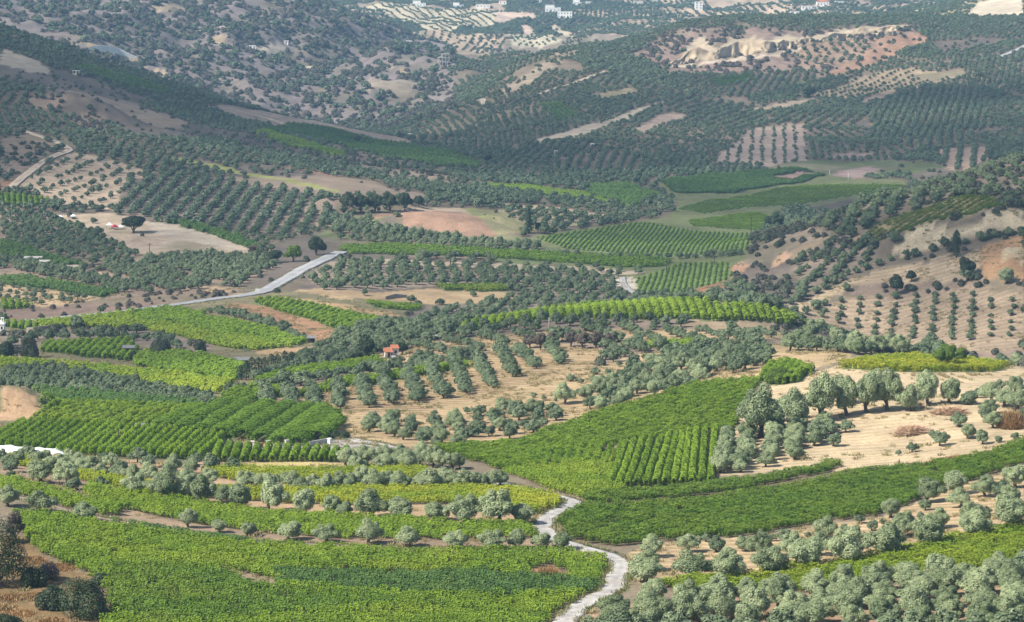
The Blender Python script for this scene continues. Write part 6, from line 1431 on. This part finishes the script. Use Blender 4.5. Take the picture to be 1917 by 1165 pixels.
# roadside sign, posts, poles
g = g3(482, 553); sg = link('road_sign', None, None, g, 0.1); tag(sg, 'plain white sign board beside the asphalt road', 'sign')
part('board', [box_vf(-.65, .65, -.05, .03, .9, 2.1)], 'white', sg)
for x in (-.45, .45): part('post', [box_vf(x - .05, x + .05, .035, .12, -.3, 2.0)], 'metal', sg)
def pole(label, px, py, hpx, arm=True, white=False, **k):
    g = g3(px, py, **k); H_ = hpx * g.y / FPX; root = link('utility_pole', None, None, g, 0.3); tag(root, label, 'pole', 'poles in the valley')
    tv, tf = tube([(0, 0, -.4), (0, 0, H_ * .5), (0, 0, H_)], [.16, .13, .10], 7)
    link('mast', new_mesh('mast', tv, tf, [M['concrete' if white else 'darkwood']], True), root)
    if arm:
        a = part('cross_arm', [box_vf(-.8, .8, -.06, .06, H_ - .5, H_ - .36)], 'darkwood', root)
        for x in (-.65, 0, .65): part('insulator', [box_vf(x - .05, x + .05, -.05, .05, H_ - .36, H_ - .16)], 'white', a)
pole('thin dark pole standing in the slanting vine rows', 222, 832, 29, False)
pole('dark pole above the left canopy', 38, 490, 30)
pole('dark pole on the dry ground of the building site', 280, 482, 27)
pole('dark pole between the round olives in the valley', 843, 496, 28)
pole('pale post by the valley yard road', 1164, 540, 18, False, True)
pole('dark pole in the lower green valley field', 1248, 512, 25)
pole('dark pole in the green fields by the carob tree', 1406, 438, 32)
pole('dark pole at the foot of the right hill', 1337, 496, 30)
pole('pale pole at the head of the valley', 1588, 342, 18, False, True, dmax=1750)
pole('second pale pole at the head of the valley', 1553, 334, 16, False, True, dmax=1750)
pole('thin pale pole behind the plateau olives', 1028, 616, 22, False, True)
pole('thin post at the foot of the sunny field', 1683, 876, 16, False)
# farmyard gate pillars
for i, (x, y, h_, m_) in enumerate([(473, 838, 1.1, 'cream'), (484, 822, 1.3, 'concrete'), (502, 838, 1.2, 'concrete'), (537, 838, 1.3, 'concrete'), (572, 834, 1.1, 'cream'), (617, 834, 1.2, 'white')]):
    g = g3(x, y); root = link('yard_pillar', None, None, g, 0.2 * i); tag(root, '%s concrete pillar from the left along the farmyard' % nth(i + 1), 'pillar', 'farmyard pillars')
    part('shaft', [box_vf(-.28, .28, -.28, .28, -.3, h_)], m_, root); part('cap', [box_vf(-.36, .36, -.36, .36, h_, h_ + .12)], m_, root)
g = g3(488, 838); root = link('orange_tank', None, None, g, 0.0); tag(root, 'small orange tank beside the farmyard pillars', 'tank')
tv, tf = tube([(0, 0, -.1), (0, 0, .1), (0, 0, .9), (0, 0, 1.0)], [.5, .52, .52, .3], 12); link('body', new_mesh('body', tv, tf, [M['tile_red']], True), root)
part('lid', [box_vf(-.18, .18, -.18, .18, 1.0, 1.08)], 'rubber', root)
# white plastic sheet over the low tunnel
A_, B_ = ground(-60, 844), ground(126, 851); n = 90; m_ = 9
s = np.linspace(0, 1, n); an = np.linspace(0, math.pi, m_)
c = A_ + (B_ - A_) * s[:, None]; u = (B_ - A_) / np.linalg.norm(B_ - A_); v2 = np.array([-u[1], u[0]])
hh = (1.0 + 0.35 * vnoise(s * 26, s * 0, 4) + 0.2 * vnoise(s * 70, s * 0, 6)) * np.minimum(1, (1 - s) * 10) * (1 - 0.35 * s)
V = []
for k in range(m_):
    q = c + v2 * (math.cos(an[k]) * 1.7) * (0.85 + 0.3 * vnoise(s * 18 + k, s * 0 + k, 3))[:, None]
    V.append(np.stack([q[:, 0], q[:, 1], height(q[:, 0], q[:, 1]) + 0.03 + math.sin(an[k]) * hh], 1))
V = np.array(V); id_ = np.arange(m_ * n).reshape(m_, n)
f = np.stack([id_[:-1, :-1], id_[:-1, 1:], id_[1:, 1:], id_[1:, :-1]], -1).reshape(-1, 4)
ps = link('plastic_sheet', new_mesh('plastic_sheet', V.reshape(-1, 3), f, [M['tarp']], True)); tag(ps, 'white plastic sheet over a low tunnel at the left edge', 'plastic sheet')
# white pickup by the olives
g = g3(826, 634); pk = link('pickup_truck', None, None, g, 0.35); tag(pk, 'small white pickup parked behind the central olive rows', 'pickup')
part('body', [box_vf(-2.2, 2.2, -.85, .85, .45, 1.0)], 'white', pk); part('cabin', [([(-.4, -.8, 1.0), (1.3, -.8, 1.0), (1.3, .8, 1.0), (-.4, .8, 1.0), (-.2, -.7, 1.7), (.8, -.7, 1.7), (.8, .7, 1.7), (-.2, .7, 1.7)], [(0, 1, 5, 4), (1, 2, 6, 5), (2, 3, 7, 6), (3, 0, 4, 7), (4, 5, 6, 7)])], 'glass', pk)
for x in (-1.4, 1.4):
    for y in (-.85, .85):
        tv, tf = tube([(x, y - .12, .36), (x, y + .12, .36)], [.36, .36], 12); link('wheel', new_mesh('wheel', tv, tf, [M['rubber']]), pk)

# ------------------------------------------------------------------ eroded cliff on the long hill: a ribbed scarp with a ragged top
M['cliff'] = sheet_mat('eroded_marl', (0.36, 0.28, 0.19), (0.46, 0.375, 0.26), 0.12, 0.05, (0.27, 0.19, 0.13))
def scarp(label, pts, hpx):
    c = densify(gpts(pts, dmin=1900), 1.6); n = len(c)
    d = np.concatenate([[0], np.cumsum(np.linalg.norm(np.diff(c, axis=0), axis=1))])
    kd = [d[int(np.argmin(((c - g_) ** 2).sum(1)))] for g_ in gpts(pts, dmin=1900)]
    H_ = np.interp(d, kd, np.array(hpx) * 2290 / FPX) * (0.55 + 0.9 * fbm(d / 16, d * 0 + 2, 3, 301)); H_[0] = H_[-1] = 0.2
    rows = []; m = 9
    zb = height(c[:, 0], c[:, 1])
    for k in range(m):
        t = k / (m - 1)
        rib = (1 - np.abs(fbm(d / 6, d * 0 + t * 0.8, 3, 305) * 2 - 1)) ** 2 * 6.5 * (1 - 0.5 * t)
        y = c[:, 1] + t * H_ * 0.55 + 2.6 - rib
        rows.append(np.stack([c[:, 0] + (fbm(d / 5, d * 0 + t * 4, 2, 309) - .5) * 1.2, y, zb - 0.8 + t * (H_ + 0.8)], 1))
    bk = rows[-1].copy(); bk[:, 1] += 4 + H_ * 1.6; bk[:, 2] = height(bk[:, 0], bk[:, 1]) - 0.6; rows.append(bk)
    V = np.array(rows); id_ = np.arange(V.shape[0] * n).reshape(-1, n)
    f = np.stack([id_[:-1, :-1], id_[:-1, 1:], id_[1:, 1:], id_[1:, :-1]], -1).reshape(-1, 4)
    me = new_mesh('cliff', V.reshape(-1, 3), f, [M['cliff']], False)
    vcol(me, 'wear', (0.75 + 0.5 * fbm(V[..., 0] / 4, V[..., 2] / 14, 3, 311)).reshape(-1, 1) * np.ones(3))
    tag(link('cliff', me), label, None, None, 'structure')
scarp('pale ribbed cliff scarp on the long hill', [(1252, 122), (1285, 116), (1310, 112), (1340, 109), (1370, 105), (1400, 102), (1440, 96), (1470, 90), (1500, 86), (1530, 80)], [3, 16, 26, 12, 22, 20, 16, 17, 11, 3])
scarp('upper pale cliff strip right of the ribbed scarp', [(1530, 79), (1560, 74), (1600, 69), (1650, 62), (1700, 55)], [3, 12, 13, 10, 3])
# ------------------------------------------------------------------ clouds overhead (out of frame): cumulus whose shade lies on the valley and the far hills
def cloud_mat():
    m = bpy.data.materials.new('cloud_vapour')
    nt, N, L, P = nodes_of(m)
    N.remove(P)
    geo = N.new('ShaderNodeTexCoord')
    sep = N.new('ShaderNodeSeparateXYZ'); L.new(geo.outputs['Normal'], sep.inputs[0])
    ab = N.new('ShaderNodeMath'); ab.operation = 'ABSOLUTE'; L.new(sep.outputs['Z'], ab.inputs[0])
    mr = N.new('ShaderNodeMapRange'); mr.inputs['From Min'].default_value = 0.15; mr.inputs['From Max'].default_value = 0.85; mr.inputs['To Max'].default_value = 0.085
    L.new(ab.outputs[0], mr.inputs['Value'])
    df = N.new('ShaderNodeBsdfDiffuse'); df.inputs['Color'].default_value = (0.92, 0.93, 0.95, 1)
    tl = N.new('ShaderNodeBsdfTranslucent'); tl.inputs['Color'].default_value = (0.92, 0.93, 0.95, 1)
    tp_ = N.new('ShaderNodeBsdfTransparent')
    a = N.new('ShaderNodeMixShader'); a.inputs['Fac'].default_value = 0.5; L.new(df.outputs[0], a.inputs[1]); L.new(tl.outputs[0], a.inputs[2])
    b = N.new('ShaderNodeMixShader'); L.new(mr.outputs['Result'], b.inputs['Fac']); L.new(tp_.outputs[0], b.inputs[1]); L.new(a.outputs[0], b.inputs[2])
    L.new(b.outputs[0], N['Material Output'].inputs['Surface'])
    return m
M['cloud'] = cloud_mat()
CLOUD_Z = 640.0
crng = np.random.default_rng(77)
def cloud(label, blobs):
    """blobs: where the shade falls on the land (x, y, radius x, radius y)"""
    V, F = [], []
    for bx, by, rx, ry in blobs:
        n = max(7, int(rx * ry / 3500))
        for k in range(n):
            a = crng.uniform(0, 6.28); q = math.sqrt(crng.random()) * 0.78
            r_ = crng.uniform(0.32, 0.55) * min(rx, ry)
            gx, gy = bx + math.cos(a) * q * rx, by + math.sin(a) * q * ry
            hz = CLOUD_Z + crng.uniform(0, 40) + r_ * 0.25
            dz = hz + 100.0
            c = np.array([gx + SUN_TO.x / SUN_TO.z * dz, gy + SUN_TO.y / SUN_TO.z * dz, hz])
            bm = bmesh.new(); bmesh.ops.create_icosphere(bm, subdivisions=3, radius=1.0)
            co = np.array([v.co for v in bm.verts]); fs = [[v.index for v in f.verts] for f in bm.faces]; bm.free()
            ns = 0.78 + 0.44 * fbm(co[:, 0] * 1.7 + 5 + k, co[:, 1] * 1.7 + co[:, 2] * 1.3 + 9 + k, 3, int(k) % 7)
            co = co * ns[:, None] * np.array([r_, r_, r_ * 0.32]) + c
            o = len(V); V += co.tolist(); F += [[i + o for i in f] for f in fs]
    V = np.array(V); org = V.mean(0)
    ob = link('cloud', new_mesh('cloud', V - org, F, [M['cloud']], True), None, org)
    tag(ob, label, 'cloud', None, 'stuff'); return ob
cloud('broad grey cumulus drifting over the valley floor', [(-170, 1010, 150, 170), (0, 1060, 160, 180), (150, 1000, 120, 110), (150, 930, 110, 80), (165, 905, 75, 50), (185, 960, 80, 55), (140, 1040, 90, 60), (-190, 1480, 190, 150), (-60, 1500, 150, 120), (-200, 1300, 190, 170), (60, 1330, 200, 170), (240, 1250, 150, 170), (-60, 880, 110, 60), (-150, 820, 90, 90), (-110, 690, 70, 70), (-20, 720, 70, 60)])
cloud('long cumulus bank drifting over the far slopes', [(-280, 1650, 260, 240), (40, 1680, 240, 230), (320, 1700, 240, 220), (-150, 1950, 240, 200), (180, 2000, 230, 170), (470, 2050, 200, 200)])
cloud('cumulus hanging far over the distant mountain', [(-620, 3300, 260, 230), (-300, 3400, 220, 200)])

# ------------------------------------------------------------------ haze: one closed box of thin air
zlo, zhi = float(ZZ.min()) - 1.0, max(3.0, float(ZZ.max()) + 14.0)
print('haze z', zlo, zhi)
xw, y0, y1 = 3300.0, -30.0, 12100.0
hv = [(sx * xw, yy, zz) for zz in (zlo, zhi) for yy in (y0, y1) for sx in (-1, 1)]
hf = [(0, 2, 3, 1), (4, 5, 7, 6), (0, 1, 5, 4), (2, 6, 7, 3), (0, 4, 6, 2), (1, 3, 7, 5)]
hz_ = link('haze', new_mesh('haze', hv, hf))
hm = bpy.data.materials.new('thin_haze'); hm.use_nodes = True
hn = hm.node_tree.nodes; hn.remove(hn['Principled BSDF'])
pv = hn.new('ShaderNodeVolumePrincipled')
pv.inputs['Color'].default_value = (0.38, 0.67, 1.0, 1)
pv.inputs['Density'].default_value = 0.000085
hm.node_tree.links.new(pv.outputs[0], hn['Material Output'].inputs['Volume'])
hz_.data.materials.append(hm)
tag(hz_, 'thin blue summer haze over the whole valley', 'haze', None, 'stuff')
